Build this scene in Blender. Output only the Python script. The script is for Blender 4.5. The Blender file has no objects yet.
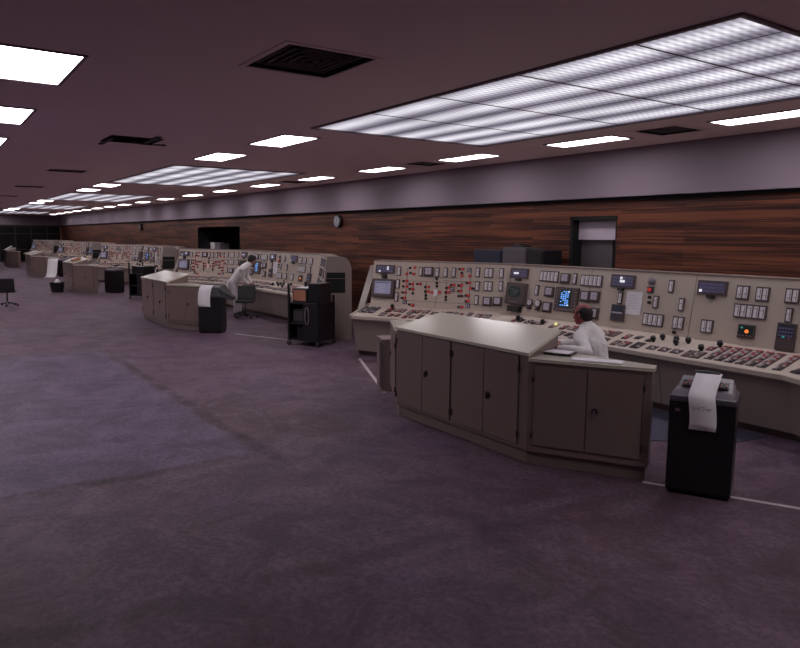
# Control room: consoles, desks and operators under luminous ceilings
LAMP_S, LUM_S, EXPO = 8.4, .80, 0.35
import bpy, bmesh, math, random
from mathutils import Vector, Matrix, Euler
random.seed(7)
SC = bpy.context.scene
COL = SC.collection
PI = math.pi
R = math.radians

# ------------------------------------------------------------------ materials
def new_mat(name):
    m = bpy.data.materials.new(name); m.use_nodes = True
    nt = m.node_tree
    b = nt.nodes['Principled BSDF']
    return m, nt, b

def paint(name, col, rough=.5, metal=0.0, var=.08, scale=6.0, bump=0.0, emit=None, es=0.0, spec=.5):
    """painted or plain surface with slight procedural unevenness"""
    m, nt, b = new_mat(name)
    tc = nt.nodes.new('ShaderNodeTexCoord')
    n = nt.nodes.new('ShaderNodeTexNoise'); n.inputs['Scale'].default_value = scale; n.inputs['Detail'].default_value = 5
    nt.links.new(tc.outputs['Object'], n.inputs['Vector'])
    mx = nt.nodes.new('ShaderNodeMix'); mx.data_type = 'RGBA'
    mx.inputs['A'].default_value = (*[c * (1 - var) for c in col], 1)
    mx.inputs['B'].default_value = (*[min(1, c * (1 + var)) for c in col], 1)
    nt.links.new(n.outputs['Fac'], mx.inputs['Factor'])
    nt.links.new(mx.outputs['Result'], b.inputs['Base Color'])
    b.inputs['Roughness'].default_value = rough
    b.inputs['Metallic'].default_value = metal
    b.inputs['Specular IOR Level'].default_value = spec
    if bump:
        bp = nt.nodes.new('ShaderNodeBump'); bp.inputs['Strength'].default_value = bump
        nt.links.new(n.outputs['Fac'], bp.inputs['Height']); nt.links.new(bp.outputs['Normal'], b.inputs['Normal'])
    if emit:
        b.inputs['Emission Color'].default_value = (*emit, 1); b.inputs['Emission Strength'].default_value = es
    return m

M = {}
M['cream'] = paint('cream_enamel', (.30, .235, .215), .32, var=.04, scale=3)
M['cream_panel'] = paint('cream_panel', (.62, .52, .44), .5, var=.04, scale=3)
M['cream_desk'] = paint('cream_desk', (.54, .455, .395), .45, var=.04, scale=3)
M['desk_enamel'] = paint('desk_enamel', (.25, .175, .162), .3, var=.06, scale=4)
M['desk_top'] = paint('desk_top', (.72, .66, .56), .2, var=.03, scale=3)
M['plinth'] = paint('plinth_brown', (.13, .09, .085), .6, var=.15)
M['seam'] = paint('seam_dark', (.05, .035, .035), .7)
M['black'] = paint('black_enamel', (.013, .012, .015), .35, var=.2)
M['black_plastic'] = paint('black_plastic', (.02, .018, .02), .4, var=.2)
M['darkgrey'] = paint('dark_grey', (.055, .05, .058), .45, var=.15)
M['greylilac'] = paint('grey_lilac', (.22, .19, .22), .4, var=.1)
M['bezel'] = paint('bezel_brown', (.095, .065, .07), .45, var=.15)
M['recess'] = paint('recess_black', (.006, .006, .007), .8)
M['white'] = paint('white_face', (.93, .88, .90), .5, var=.03)
M['face'] = paint('meter_face', (.80, .74, .78), .4, var=.12, scale=40)
M['lilac'] = paint('chart_lilac', (.58, .52, .62), .4, var=.15, scale=30)
M['annun'] = paint('annunciator_blue', (.16, .15, .30), .4, var=.35, scale=30)
M['annun_lit'] = paint('annunciator_lit', (.8, .8, .85), .4, emit=(.9, .9, 1), es=.5)
M['screen'] = paint('screen_lilac', (.28, .27, .40), .25, var=.15, scale=25, emit=(.55, .55, .8), es=.12)
M['screen_dark'] = paint('screen_dark', (.03, .045, .045), .2, var=.2)
M['screen_trace'] = paint('screen_trace', (.1, .15, .14), .3, emit=(.4, .6, .55), es=.12)
M['blue_lit'] = paint('screen_blue_lit', (.1, .25, .6), .3, var=.3, scale=60, emit=(.15, .4, 1.0), es=.75)
M['red'] = paint('red_lens', (.65, .05, .05), .3, var=.1, emit=(1, .06, .04), es=.12)
M['redkey'] = paint('red_key', (.42, .08, .09), .4, var=.2, scale=40)
M['orange'] = paint('orange_lens', (.8, .2, .05), .3, emit=(1, .25, .05), es=.7)
M['yellow'] = paint('yellow_lens', (.8, .7, .2), .3, emit=(1, .9, .3), es=.8)
M['teal'] = paint('teal_lens', (.05, .3, .28), .3, emit=(.1, .8, .7), es=.25)
M['bluebox'] = paint('blue_dark', (.028, .030, .055), .4, var=.3, scale=30)
M['darkkey'] = paint('dark_key', (.09, .07, .075), .4, var=.3, scale=60)
M['brownkey'] = paint('brown_key', (.24, .17, .17), .4, var=.3, scale=60)
M['lightkey'] = paint('light_key', (.45, .40, .41), .4, var=.2, scale=60)
M['paper'] = paint('paper', (.93, .89, .93), .8, var=.03)
M['print'] = paint('print_grey', (.38, .34, .40), .8)
M['kraft'] = paint('orange_brown_card', (.42, .17, .11), .7, var=.1)
M['orangecard'] = paint('orange_card', (.5, .22, .10), .7, var=.1)
M['chrome'] = paint('chrome', (.6, .57, .57), .2, metal=1, var=.05)
M['steel'] = paint('worn_steel', (.25, .22, .22), .35, metal=.8, var=.1)
M['mat'] = paint('blue_mat', (.055, .05, .085), .85, var=.2, scale=9)
M['line'] = paint('worn_white_line', (.55, .48, .50), .7, var=.25, scale=14)
M['doorgrey'] = paint('door_grey', (.10, .085, .10), .5, var=.1)
M['transom'] = paint('transom_lilac', (.62, .52, .62), .5, var=.04)
M['skin'] = paint('skin', (.36, .085, .08), .5, var=.12, scale=14)
M['skin_tan'] = paint('skin_tan', (.36, .17, .13), .5, var=.1, scale=14)
M['lips'] = paint('lips', (.32, .07, .07), .5)
M['eyewhite'] = paint('eye_white', (.7, .65, .62), .3)
M['iris'] = paint('iris', (.05, .03, .03), .2)
M['hair'] = paint('dark_hair', (.02, .013, .015), .7, var=.4, scale=60, bump=.5)
M['shirt'] = paint('white_shirt', (.92, .88, .87), .8, var=.05, scale=8, bump=.25)
M['tie'] = paint('dark_tie', (.03, .025, .035), .6)
M['pale_trousers'] = paint('pale_trousers', (.60, .53, .58), .8, var=.05, bump=.2)
M['dark_trousers'] = paint('dark_trousers', (.04, .035, .045), .8, var=.1)
M['shoe'] = paint('shoe_black', (.015, .012, .012), .4)
M['woodtrim'] = paint('orange_wood_trim', (.32, .12, .06), .5, var=.2)
M['ceilblack'] = paint('vent_black', (.012, .010, .012), .6)
M['ventgrey'] = paint('vent_grey', (.13, .105, .11), .5)
M['lamp_frame'] = paint('lamp_frame', (.22, .17, .18), .5)
M['clockface'] = paint('clock_face', (.35, .34, .40), .4)
M['glassdark'] = paint('dark_glazing', (.006, .005, .006), .35, var=.3, scale=.6, spec=.2)
M['mullion'] = paint('mullion', (.025, .023, .026), .5)
M['bulk'] = paint('bulkhead_paint', (.27, .21, .26), .8, var=.05, scale=.8)
M['wallgrey'] = paint('plain_wall', (.24, .19, .21), .85, var=.05, scale=.8)

# ceiling
def ceiling_mat():
    m, nt, b = new_mat('ceiling_board')
    tc = nt.nodes.new('ShaderNodeTexCoord')
    n = nt.nodes.new('ShaderNodeTexNoise'); n.inputs['Scale'].default_value = .9; n.inputs['Detail'].default_value = 6
    n2 = nt.nodes.new('ShaderNodeTexNoise'); n2.inputs['Scale'].default_value = 90; n2.inputs['Detail'].default_value = 2
    nt.links.new(tc.outputs['Object'], n.inputs['Vector']); nt.links.new(tc.outputs['Object'], n2.inputs['Vector'])
    mx = nt.nodes.new('ShaderNodeMix'); mx.data_type = 'RGBA'
    mx.inputs['A'].default_value = (.93, .745, .715, 1); mx.inputs['B'].default_value = (.98, .79, .76, 1)
    nt.links.new(n.outputs['Fac'], mx.inputs['Factor']); nt.links.new(mx.outputs['Result'], b.inputs['Base Color'])
    bp = nt.nodes.new('ShaderNodeBump'); bp.inputs['Strength'].default_value = .08
    nt.links.new(n2.outputs['Fac'], bp.inputs['Height']); nt.links.new(bp.outputs['Normal'], b.inputs['Normal'])
    b.inputs['Roughness'].default_value = .75
    return m
M['ceiling'] = ceiling_mat()

def floor_mat():
    m, nt, b = new_mat('worn_lino_floor')
    N = nt.nodes.new; L = nt.links.new
    tc = N('ShaderNodeTexCoord'); sep = N('ShaderNodeSeparateXYZ'); L(tc.outputs['Object'], sep.inputs[0])
    def noise(sc, det=6, rough=.6, dist=0):
        n = N('ShaderNodeTexNoise'); n.inputs['Scale'].default_value = sc; n.inputs['Detail'].default_value = det
        n.inputs['Roughness'].default_value = rough; n.inputs['Distortion'].default_value = dist
        L(tc.outputs['Object'], n.inputs['Vector']); return n.outputs['Fac']
    def math_(op, a, b_=None, c=None):
        n = N('ShaderNodeMath'); n.operation = op
        for i, v in enumerate((a, b_, c)):
            if v is None: continue
            if isinstance(v, (int, float)): n.inputs[i].default_value = v
            else: L(v, n.inputs[i])
        return n.outputs[0]
    def ramp(fac, stops):
        r = N('ShaderNodeValToRGB'); e = r.color_ramp.elements
        e[0].position, e[0].color = stops[0][0], (*stops[0][1], 1)
        e[1].position, e[1].color = stops[-1][0], (*stops[-1][1], 1)
        for p, c in stops[1:-1]:
            q = e.new(p); q.color = (*c, 1)
        L(fac, r.inputs[0]); return r.outputs[0]
    def mix(f, a, b_, mode='MIX'):
        n = N('ShaderNodeMix'); n.data_type = 'RGBA'; n.blend_type = mode
        for k, v in (('Factor', f), ('A', a), ('B', b_)):
            if isinstance(v, (int, float)): n.inputs[k].default_value = v
            elif isinstance(v, tuple): n.inputs[k].default_value = (*v, 1)
            else: L(v, n.inputs[k])
        return n.outputs['Result']
    big = noise(.35, 4, .55, .4); mid = noise(2.2, 8, .7, .3); fine = noise(22, 6, .75)
    base = ramp(big, ((.35, (.104, .055, .075)), (.5, (.112, .067, .100)), (.68, (.118, .078, .134))))
    # blotchy wear
    base = mix(ramp(mid, ((.38, (0, 0, 0)), (.66, (1, 1, 1)))), base, (.150, .098, .130))
    # the bare bluish patch where a floor covering was lifted: its own outline
    wob = math_('MULTIPLY', math_('SUBTRACT', noise(1.6, 5), .5), .22)
    x = math_('ADD', sep.outputs[0], wob); y = math_('ADD', sep.outputs[1], wob)
    def sstep(v, lo, hi):
        n = N('ShaderNodeMapRange'); n.interpolation_type = 'SMOOTHSTEP'; L(v, n.inputs[0])
        n.inputs[1].default_value = lo; n.inputs[2].default_value = hi; return n.outputs[0]
    mx1 = sstep(x, -6.32, -6.42); mx0 = sstep(x, -13.9, -13.5); my = sstep(y, 2.68, 2.56)
    mask = math_('MULTIPLY', math_('MULTIPLY', mx1, mx0), my)
    base = mix(math_('MULTIPLY', mask, .62), base, (.124, .094, .170))
    # grime along the patch's two near edges
    def band(v, c, w):
        return math_('SUBTRACT', 1, sstep(math_('ABSOLUTE', math_('SUBTRACT', v, c)), w * .2, w))
    e1 = math_('MULTIPLY', band(x, -6.3, .13), sstep(y, 2.8, 2.6))
    e2 = math_('MULTIPLY', band(y, 2.72, .12), math_('MULTIPLY', sstep(x, -5.9, -6.2), sstep(x, -13.9, -12)))
    grime = math_('MULTIPLY', math_('MAXIMUM', e1, e2), sstep(mid, .38, .6))
    base = mix(math_('MULTIPLY', grime, .75), base, (.030, .018, .026))
    dl = math_('ADD', x, math_('MULTIPLY', y, -.09))
    seam = math_('MULTIPLY', band(dl, -4.02, .16), sstep(mid, .42, .62)); base = mix(math_('MULTIPLY', seam, .45), base, (.03, .018, .026))
    # scattered dark scuffs
    sc = math_('MULTIPLY', sstep(noise(5.5, 9, .8, 1.2), .60, .74), .5)
    base = mix(sc, base, (.030, .016, .024))
    base = mix(.45, base, mix(sstep(fine, .33, .67), (.45, .42, .44), (1.5, 1.5, 1.5)), 'MULTIPLY')
    med = noise(1.7, 9, .72, .8); base = mix(.7, base, mix(sstep(med, .35, .65), (.62, .58, .60), (1.3, 1.3, 1.3)), 'MULTIPLY')
    # pale specks
    vor = N('ShaderNodeTexVoronoi'); vor.inputs['Scale'].default_value = 1.1; L(tc.outputs['Object'], vor.inputs['Vector'])
    spk = sstep(vor.outputs['Distance'], .016, .008)
    base = mix(math_('MULTIPLY', spk, .8), base, (.8, .74, .72))
    L(base, b.inputs['Base Color'])
    b.inputs['Roughness'].default_value = .5
    rr = N('ShaderNodeMapRange'); L(mid, rr.inputs[0]); rr.inputs[3].default_value = .55; rr.inputs[4].default_value = .75
    L(rr.outputs[0], b.inputs['Roughness'])
    b.inputs['Specular IOR Level'].default_value = .22
    bp = N('ShaderNodeBump'); bp.inputs['Strength'].default_value = .12; bp.inputs['Distance'].default_value = .02
    L(mid, bp.inputs['Height']); L(bp.outputs['Normal'], b.inputs['Normal'])
    return m
M['floor'] = floor_mat()

def wood_mat():
    m, nt, b = new_mat('horizontal_wood_panelling')
    N = nt.nodes.new; L = nt.links.new
    tc = N('ShaderNodeTexCoord')
    mp = N('ShaderNodeMapping'); L(tc.outputs['Object'], mp.inputs[0])
    mp.inputs['Rotation'].default_value = (R(90), 0, 0)   # wall x,z -> brick x,y
    br = N('ShaderNodeTexBrick'); L(mp.outputs[0], br.inputs['Vector'])
    br.inputs['Color1'].default_value = (.02, .02, .02, 1); br.inputs['Color2'].default_value = (1, 1, 1, 1); br.inputs['Mortar'].default_value = (.35, .35, .35, 1)
    br.inputs['Scale'].default_value = 1; br.inputs['Brick Width'].default_value = 3.1; br.inputs['Row Height'].default_value = .062
    br.inputs['Mortar Size'].default_value = .002; br.inputs['Bias'].default_value = -.05
    br.offset = .37; br.offset_frequency = 3
    st = N('ShaderNodeMapping'); L(tc.outputs['Object'], st.inputs[0]); st.inputs['Scale'].default_value = (.35, 1, 26)
    n = N('ShaderNodeTexNoise'); n.inputs['Scale'].default_value = 1.6; n.inputs['Detail'].default_value = 9; n.inputs['Roughness'].default_value = .65
    L(st.outputs[0], n.inputs['Vector'])
    st2 = N('ShaderNodeMapping'); L(tc.outputs['Object'], st2.inputs[0]); st2.inputs['Scale'].default_value = (.22, 1, 3.2)
    n2 = N('ShaderNodeTexNoise'); n2.inputs['Scale'].default_value = 1.3; n2.inputs['Detail'].default_value = 3
    L(st2.outputs[0], n2.inputs['Vector'])
    a = N('ShaderNodeMath'); a.operation = 'MULTIPLY_ADD'; L(br.outputs['Color'], a.inputs[0]); a.inputs[1].default_value = .16; L(n.outputs['Fac'], a.inputs[2])
    a2 = N('ShaderNodeMath'); a2.operation = 'MULTIPLY_ADD'; L(n2.outputs['Fac'], a2.inputs[0]); a2.inputs[1].default_value = .55; L(a.outputs[0], a2.inputs[2])
    r = N('ShaderNodeValToRGB'); L(a2.outputs[0], r.inputs[0]); e = r.color_ramp.elements
    e[0].position = .50; e[0].color = (.012, .0035, .0035, 1); e[1].position = .96; e[1].color = (.19, .060, .030, 1)
    q = e.new(.68); q.color = (.030, .0085, .007, 1); q = e.new(.80); q.color = (.060, .018, .012, 1)
    L(r.outputs[0], b.inputs['Base Color']); b.inputs['Roughness'].default_value = .5
    b.inputs['Specular IOR Level'].default_value = .3
    return m
M['wood'] = wood_mat()

def lamp_mat(name, col, strength, banded=False):
    m, nt, b = new_mat(name)
    N = nt.nodes.new; L = nt.links.new
    out = nt.nodes['Material Output']; nt.nodes.remove(b)
    em = N('ShaderNodeEmission'); em.inputs['Color'].default_value = (*col, 1); em.inputs['Strength'].default_value = strength
    if banded:
        # tubes showing through a ribbed prismatic diffuser: bright along each tube, with a fine lattice
        tc = N('ShaderNodeTexCoord'); sep = N('ShaderNodeSeparateXYZ'); L(tc.outputs['Object'], sep.inputs[0])
        def M_(op, a, b_=None):
            n = N('ShaderNodeMath'); n.operation = op
            for i, v in enumerate((a, b_)):
                if v is None: continue
                if isinstance(v, (int, float)): n.inputs[i].default_value = v
                else: L(v, n.inputs[i])
            return n.outputs[0]
        nz = N('ShaderNodeTexNoise'); nz.inputs['Scale'].default_value = .8; nz.inputs['Detail'].default_value = 2; L(tc.outputs['Object'], nz.inputs['Vector'])
        ph = M_('MULTIPLY', sep.outputs[1], 2 * PI / .59)
        tube = M_('MULTIPLY_ADD', M_('COSINE', ph), .34); tube.node.inputs[2].default_value = .60
        lx = M_('SINE', M_('MULTIPLY', sep.outputs[0], 2 * PI / .07)); ly = M_('ADD', M_('SINE', M_('MULTIPLY', sep.outputs[1], 2 * PI / .118)), 1.6)
        lat = M_('MULTIPLY_ADD', M_('MULTIPLY', lx, ly), .13); lat.node.inputs[2].default_value = .9
        v = M_('MULTIPLY', tube, lat)
        v = M_('MULTIPLY', v, M_('ADD', M_('MULTIPLY', nz.outputs['Fac'], 1.1), .42))
        L(M_('MULTIPLY', v, strength), em.inputs['Strength'])
        cm = N('ShaderNodeMix'); cm.data_type = 'RGBA'; cm.inputs['A'].default_value = (.66, .56, .80, 1); cm.inputs['B'].default_value = (.95, .92, 1, 1)
        L(tube, cm.inputs['Factor']); L(cm.outputs['Result'], em.inputs['Color'])
    L(em.outputs[0], out.inputs['Surface'])
    return m
M['lamp'] = lamp_mat('fluorescent_diffuser', (1.0, .94, .97), LAMP_S)
M['lum'] = lamp_mat('luminous_ceiling_diffuser', (.95, .92, 1), LUM_S, True)
M['tube'] = lamp_mat('fluorescent_tube', (1, .96, 1), 1.6)

# ------------------------------------------------------------------ geometry helpers
class MB:
    """collects shapes into one mesh with several material slots"""
    def __init__(s): s.bm = bmesh.new(); s.mats = []
    def mi(s, m):
        if m not in s.mats: s.mats.append(m)
        return s.mats.index(m)
    def face(s, pts, m):
        f = s.bm.faces.new([s.bm.verts.new(p) for p in pts]); f.material_index = s.mi(m); return s
    def hexa(s, p, m):
        """8 points: bottom 4 ccw, top 4 ccw"""
        v = [s.bm.verts.new(q) for q in p]; k = s.mi(m)
        for a in ((3, 2, 1, 0), (4, 5, 6, 7), (0, 1, 5, 4), (1, 2, 6, 5), (2, 3, 7, 6), (3, 0, 4, 7)):
            s.bm.faces.new([v[i] for i in a]).material_index = k
        return s
    def box(s, x0, x1, y0, y1, z0, z1, m, mat=None, bev=0):
        p = [Vector(q) for q in ((x0, y0, z0), (x1, y0, z0), (x1, y1, z0), (x0, y1, z0), (x0, y0, z1), (x1, y0, z1), (x1, y1, z1), (x0, y1, z1))]
        if bev:
            b2 = bmesh.new(); v = [b2.verts.new(q) for q in p]
            for a in ((3, 2, 1, 0), (4, 5, 6, 7), (0, 1, 5, 4), (1, 2, 6, 5), (2, 3, 7, 6), (3, 0, 4, 7)): b2.faces.new([v[i] for i in a])
            bmesh.ops.bevel(b2, geom=b2.edges[:], offset=bev, segments=2, profile=.6, affect='EDGES')
            s.join(b2, m, mat); return s
        if mat: p = [mat @ q for q in p]
        return s.hexa(p, m)
    def join(s, b2, m, mat=None):
        k = s.mi(m); mp = {}
        for v in b2.verts: mp[v] = s.bm.verts.new(mat @ v.co if mat else v.co)
        for f in b2.faces:
            try:
                g = s.bm.faces.new([mp[v] for v in f.verts]); g.material_index = k; g.smooth = f.smooth
            except ValueError: pass
        b2.free()
    def prism(s, poly, z0, z1, m, mat=None, ztop=None):
        """poly: ccw (x,y) list; ztop optional list of top heights"""
        k = s.mi(m); n = len(poly); T = (lambda q: mat @ Vector(q)) if mat else (lambda q: Vector(q))
        lo = [s.bm.verts.new(T((x, y, z0))) for x, y in poly]
        hi = [s.bm.verts.new(T((x, y, ztop[i] if ztop else z1))) for i, (x, y) in enumerate(poly)]
        s.bm.faces.new(lo[::-1]).material_index = k; s.bm.faces.new(hi).material_index = k
        for i in range(n):
            j = (i + 1) % n; s.bm.faces.new([lo[i], lo[j], hi[j], hi[i]]).material_index = k
        return s
    def cyl(s, a, b, r, m, n=12, r2=None):
        a, b = Vector(a), Vector(b); d = b - a; r2 = r if r2 is None else r2
        q = d.to_track_quat('Z', 'Y'); k = s.mi(m)
        A = [s.bm.verts.new(a + q @ Vector((r * math.cos(2 * PI * i / n), r * math.sin(2 * PI * i / n), 0))) for i in range(n)]
        B = [s.bm.verts.new(b + q @ Vector((r2 * math.cos(2 * PI * i / n), r2 * math.sin(2 * PI * i / n), 0))) for i in range(n)]
        s.bm.faces.new(A[::-1]).material_index = k; s.bm.faces.new(B).material_index = k
        for i in range(n):
            j = (i + 1) % n; f = s.bm.faces.new([A[i], A[j], B[j], B[i]]); f.material_index = k; f.smooth = True
        return s
    def tube(s, pts, r, m, n=8):
        for a, b in zip(pts, pts[1:]): s.cyl(a, b, r, m, n)
        for p in pts[1:-1]: s.ball(p, (r, r, r), m, 8, 6)
        return s
    def ball(s, c, r, m, u=16, v=12, rot=None):
        b2 = bmesh.new(); bmesh.ops.create_uvsphere(b2, u_segments=u, v_segments=v, radius=1)
        for f in b2.faces: f.smooth = True
        mt = Matrix.Translation(Vector(c)) @ (rot if rot else Matrix()) @ Matrix.Diagonal((*r, 1))
        s.join(b2, m, mt); return s
    def mesh(s, name):
        bmesh.ops.recalc_face_normals(s.bm, faces=s.bm.faces)
        me = bpy.data.meshes.new(name); s.bm.to_mesh(me); s.bm.free()
        for m in s.mats: me.materials.append(M[m])
        return me
    def build(s, name, parent=None, loc=None, rot=None, mtx=None, **kw):
        o = link(name, s.mesh(name), parent)
        if loc is not None: o.location = loc
        if rot is not None: o.rotation_euler = rot
        if mtx is not None: o.matrix_local = mtx
        tag(o, **kw); return o

KIDS = {}
def link(name, me, parent=None):
    o = bpy.data.objects.new(name, me); COL.objects.link(o)
    if parent: o.parent = parent; KIDS.setdefault(parent.name, []).append(o)
    return o
def tag(o, label=None, cat=None, group=None, kind=None):
    if label: o['label'] = label
    if cat: o['category'] = cat
    if group: o['group'] = group
    if kind: o['kind'] = kind
    return o
def empty(name, loc, rz=0, **kw):
    o = link(name, None); o.location = loc; o.rotation_euler = (0, 0, rz); o.empty_display_size = .1
    return tag(o, **kw)
def copy_tree(o, parent=None, skip=()):
    c = o.copy(); COL.objects.link(c)
    if parent: c.parent = parent; KIDS.setdefault(parent.name, []).append(c)
    for k in KIDS.get(o.name, []):
        if k.name.split('.')[0] not in skip: copy_tree(k, c)
    return c

# ------------------------------------------------------------------ room
XF, XN, YL, YR, ZC, ZB = -61.0, 7.0, -6.0, 9.3, 3.54, 2.80     # far, near, left, right wall; ceiling; underside of bulkhead
def grid_plane(name, xs, ys, holes, fn, m, flip=False, **kw):
    """rectangles of a plane with rectangular openings left out"""
    X = sorted(set(xs + [v for h in holes for v in h[:2]])); Y = sorted(set(ys + [v for h in holes for v in h[2:]]))
    mb = MB()
    for x0, x1 in zip(X, X[1:]):
        for y0, y1 in zip(Y, Y[1:]):
            cx, cy = (x0 + x1) / 2, (y0 + y1) / 2
            if any(h[0] < cx < h[1] and h[2] < cy < h[3] for h in holes): continue
            mb.face([fn(x0, y0), fn(x1, y0), fn(x1, y1), fn(x0, y1)], m)
    bmesh.ops.remove_doubles(mb.bm, verts=mb.bm.verts, dist=1e-4)
    return mb.build(name, **kw)

MB().box(XF - .3, XN + .3, YL - .3, YR + 2.2, -.12, 0, 'floor').build('floor', kind='structure')

LUM = [(2.55 + 11.8 * k, 8.37 + 11.8 * k, 4.30, 7.25) for k in range(5)]          # distances along the hall
ROW_C = [-3.3, -.5, 2.35, 5.04, 7.71, 10.39, 13.20, 16.15, 19.20, 22.35, 25.50, 28.80, 32.2, 35.5, 38.5, 41.5, 44.5, 47.5, 50.5, 53.5, 56.5]  # entries ahead of the view are unseen, added to light the foreground
ROW_B = [x + 11.8 * k for k in range(-1, 5) for x in (10.42, 13.08)]  # pair before the nearest luminous ceiling is unseen, added as foreground light
ROW_A = [7.47 + 2.92 * k for k in range(14)]
lights = [(x - 1.28, x, 7.86, 8.34, 'C') for x in ROW_C] + [(x - 1.3, x, 4.26, 4.85, 'B') for x in ROW_B] + [(x - 1.34, x, .42, 1.2, 'A') for x in ROW_A]
VENTS = [(4.86, 5.70, 2.33, 3.08), (5.45, 6.08, 7.60, 7.80), (11.0, 11.7, 7.58, 7.78), (16.6, 17.3, 7.58, 7.78), (16.95, 17.65, 2.45, 3.2), (23.4, 24.1, 2.45, 3.2), (29.9, 30.6, 2.45, 3.2), (36.4, 37.1, 2.45, 3.2)]
VENTS[1] = (5.42, 6.05, 7.80, 8.44); VENTS[2] = (10.72, 11.35, 7.80, 8.44); VENTS[3] = (16.58, 17.2, 7.80, 8.44)
BROKEN = (10.7, 11.5, 2.35, 3.10)
holes = [(-b, -a, c, d) for a, b, c, d in LUM] + [(-b, -a, c, d) for a, b, c, d, _ in lights] + [(-b, -a, c, d) for a, b, c, d in VENTS + [BROKEN]]
grid_plane('ceiling', [XF, XN], [YL, YR], holes, lambda x, y: (x, y, ZC), 'ceiling', kind='structure')
MB().box(XF - .3, XN + .3, YL - .3, YR + 2.2, ZC + .42, ZC + .5, 'recess').build('ceiling', kind='structure')   # slab over the ceiling void

DOOR = (-8.33, -7.44, 0, 2.45); ALC = (-28.0, -23.6, 0, 2.41)
grid_plane('wall_right', [XF, XN], [0, ZB], [DOOR, ALC], lambda x, z: (x, YR, z), 'wood', kind='structure')
def bulk():
    mb = MB(); mb.box(XF, XN, YR - .14, YR + .1, ZB, ZC, 'bulk'); return mb
bulk().build('trim_1', kind='structure')
MB().box(XF, XN, YR - .05, YR + .05, ZB - .05, ZB - .001, 'recess').build('shadow_strip', kind='structure')  # black strip standing in for the shadow line under the bulkhead
MB().box(XN, XN + .1, YL, YR, 0, ZC, 'wallgrey').build('wall_near', kind='structure')
MB().box(XF, XN, YL - .1, YL, 0, ZC, 'wallgrey').build('wall_left', kind='structure')
# far end: plastered band above a dark glazed screen
MB().box(XF - .1, XF, YL, YR, ZB, ZC, 'bulk').build('wall_far', kind='structure')
MB().box(XF - .1, XF - .06, YL, YR, 0, ZB, 'glassdark').build('window_1', kind='structure')
fr = MB()
y = YL
while y < YR:
    fr.box(XF - .06, XF, y, y + .08, 0, ZB, 'mullion'); y += 1.1
for z in (0, .9, 2.1, ZB - .12): fr.box(XF - .06, XF - .01, YL, YR, z, z + .08, 'mullion')
fr.build('trim_3', kind='structure')
MB().box(XF + .02, XF + .5, YR - .07, YR - .004, .0, ZB - .1, 'woodtrim').build('trim_4', kind='structure')
MB().box(ALC[1] + .02, DOOR[0] - .1, YR - .03, YR - .002, 0, .12, 'plinth').build('baseboard_right', kind='structure')

# doorway with a deep dark reveal, pale transom over a dark door leaf
d0, d1, _, dz = DOOR
mb = MB()
mb.box(d0 - .06, d0, YR - .02, YR + .45, 0, dz + .06, 'recess').box(d1, d1 + .02, YR - .005, YR + .45, 0, dz + .06, 'recess')
mb.box(d0 - .06, d1 + .03, YR - .02, YR + .45, dz, dz + .06, 'recess')
mb.build('door_1', kind='structure')
MB().box(d0, d1, YR + .14, YR + .2, 2.12, dz, 'transom').build('trim_5', kind='structure')
MB().box(d0 + .0, d1 - .22, YR + .22, YR + .27, 0, 2.12, 'doorgrey').box(d1 - .22, d1, YR + .3, YR + .34, 0, 2.12, 'recess').build('door_2', kind='structure')
# alcove
a0, a1, _, az = ALC
mb = MB()
mb.box(a0 - .05, a0, YR, YR + 1.6, 0, az, 'black').box(a1, a1 + .05, YR, YR + 1.6, 0, az, 'black')
mb.box(a0, a1, YR + 1.6, YR + 1.65, 0, az, 'black').box(a0, a1, YR, YR + 1.6, az, az + .05, 'black')
mb.build('door_3', kind='structure')

# ------------------------------------------------------------------ ceiling fittings
def small_light(a, b, c, d, w, label, group):
    r = empty('ceiling_light', (-(a + b) / 2, (c + d) / 2, ZC), label=label, cat='ceiling light', group=group)
    hx, hy = (b - a) / 2, (d - c) / 2
    f = MB(); t = .03
    f.box(-hx, hx, -hy, -hy + t, -.012, .09, 'lamp_frame').box(-hx, hx, hy - t, hy, -.012, .09, 'lamp_frame')
    f.box(-hx, -hx + t, -hy + t, hy - t, -.012, .09, 'lamp_frame').box(hx - t, hx, -hy + t, hy - t, -.012, .09, 'lamp_frame')
    f.box(-hx, hx, -hy, hy, .09, .10, 'lamp_frame')
    f.build('frame', r)
    MB().box(-hx + t, hx - t, -hy + t, hy - t, -.006, .03, 'lamp').build('diffuser', r)
    return r
nm = ['first', 'second', 'third', 'fourth', 'fifth', 'sixth', 'seventh', 'eighth', 'ninth', 'tenth', 'eleventh', 'twelfth', 'thirteenth', 'fourteenth', 'fifteenth', 'sixteenth', 'seventeenth', 'eighteenth', 'nineteenth', 'twentieth', 'twenty-first']
cnt = {'A': 0, 'B': 0, 'C': 0}
for a, b, c, d, w in lights:
    i = cnt[w]; cnt[w] += 1
    if w == 'C': lab = 'bright ceiling light along the lilac bulkhead, %s in its row from the right edge' % nm[i - 3] if i > 2 else 'unseen added ceiling light along the bulkhead, %s before the view begins at the right' % nm[i]
    elif w == 'B' and i < 2: lab = '%s ceiling light of the unseen added pair just before the nearest luminous ceiling' % ('nearer', 'farther')[i]
    elif w == 'B': lab = '%s fluorescent ceiling light of the pair between %s and %s luminous ceiling' % (('nearer', 'farther')[i % 2], nm[i // 2 - 1] if i > 1 else 'no', nm[i // 2] if i < 10 else 'last')
    else: lab = 'bright ceiling light in the row over the open floor, %s from the camera' % nm[i]
    small_light(a, b, c, d, w, lab, {'A': 'ceiling lights over the open floor', 'B': 'paired ceiling lights between the luminous ceilings', 'C': 'ceiling lights along the bulkhead'}[w])

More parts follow.
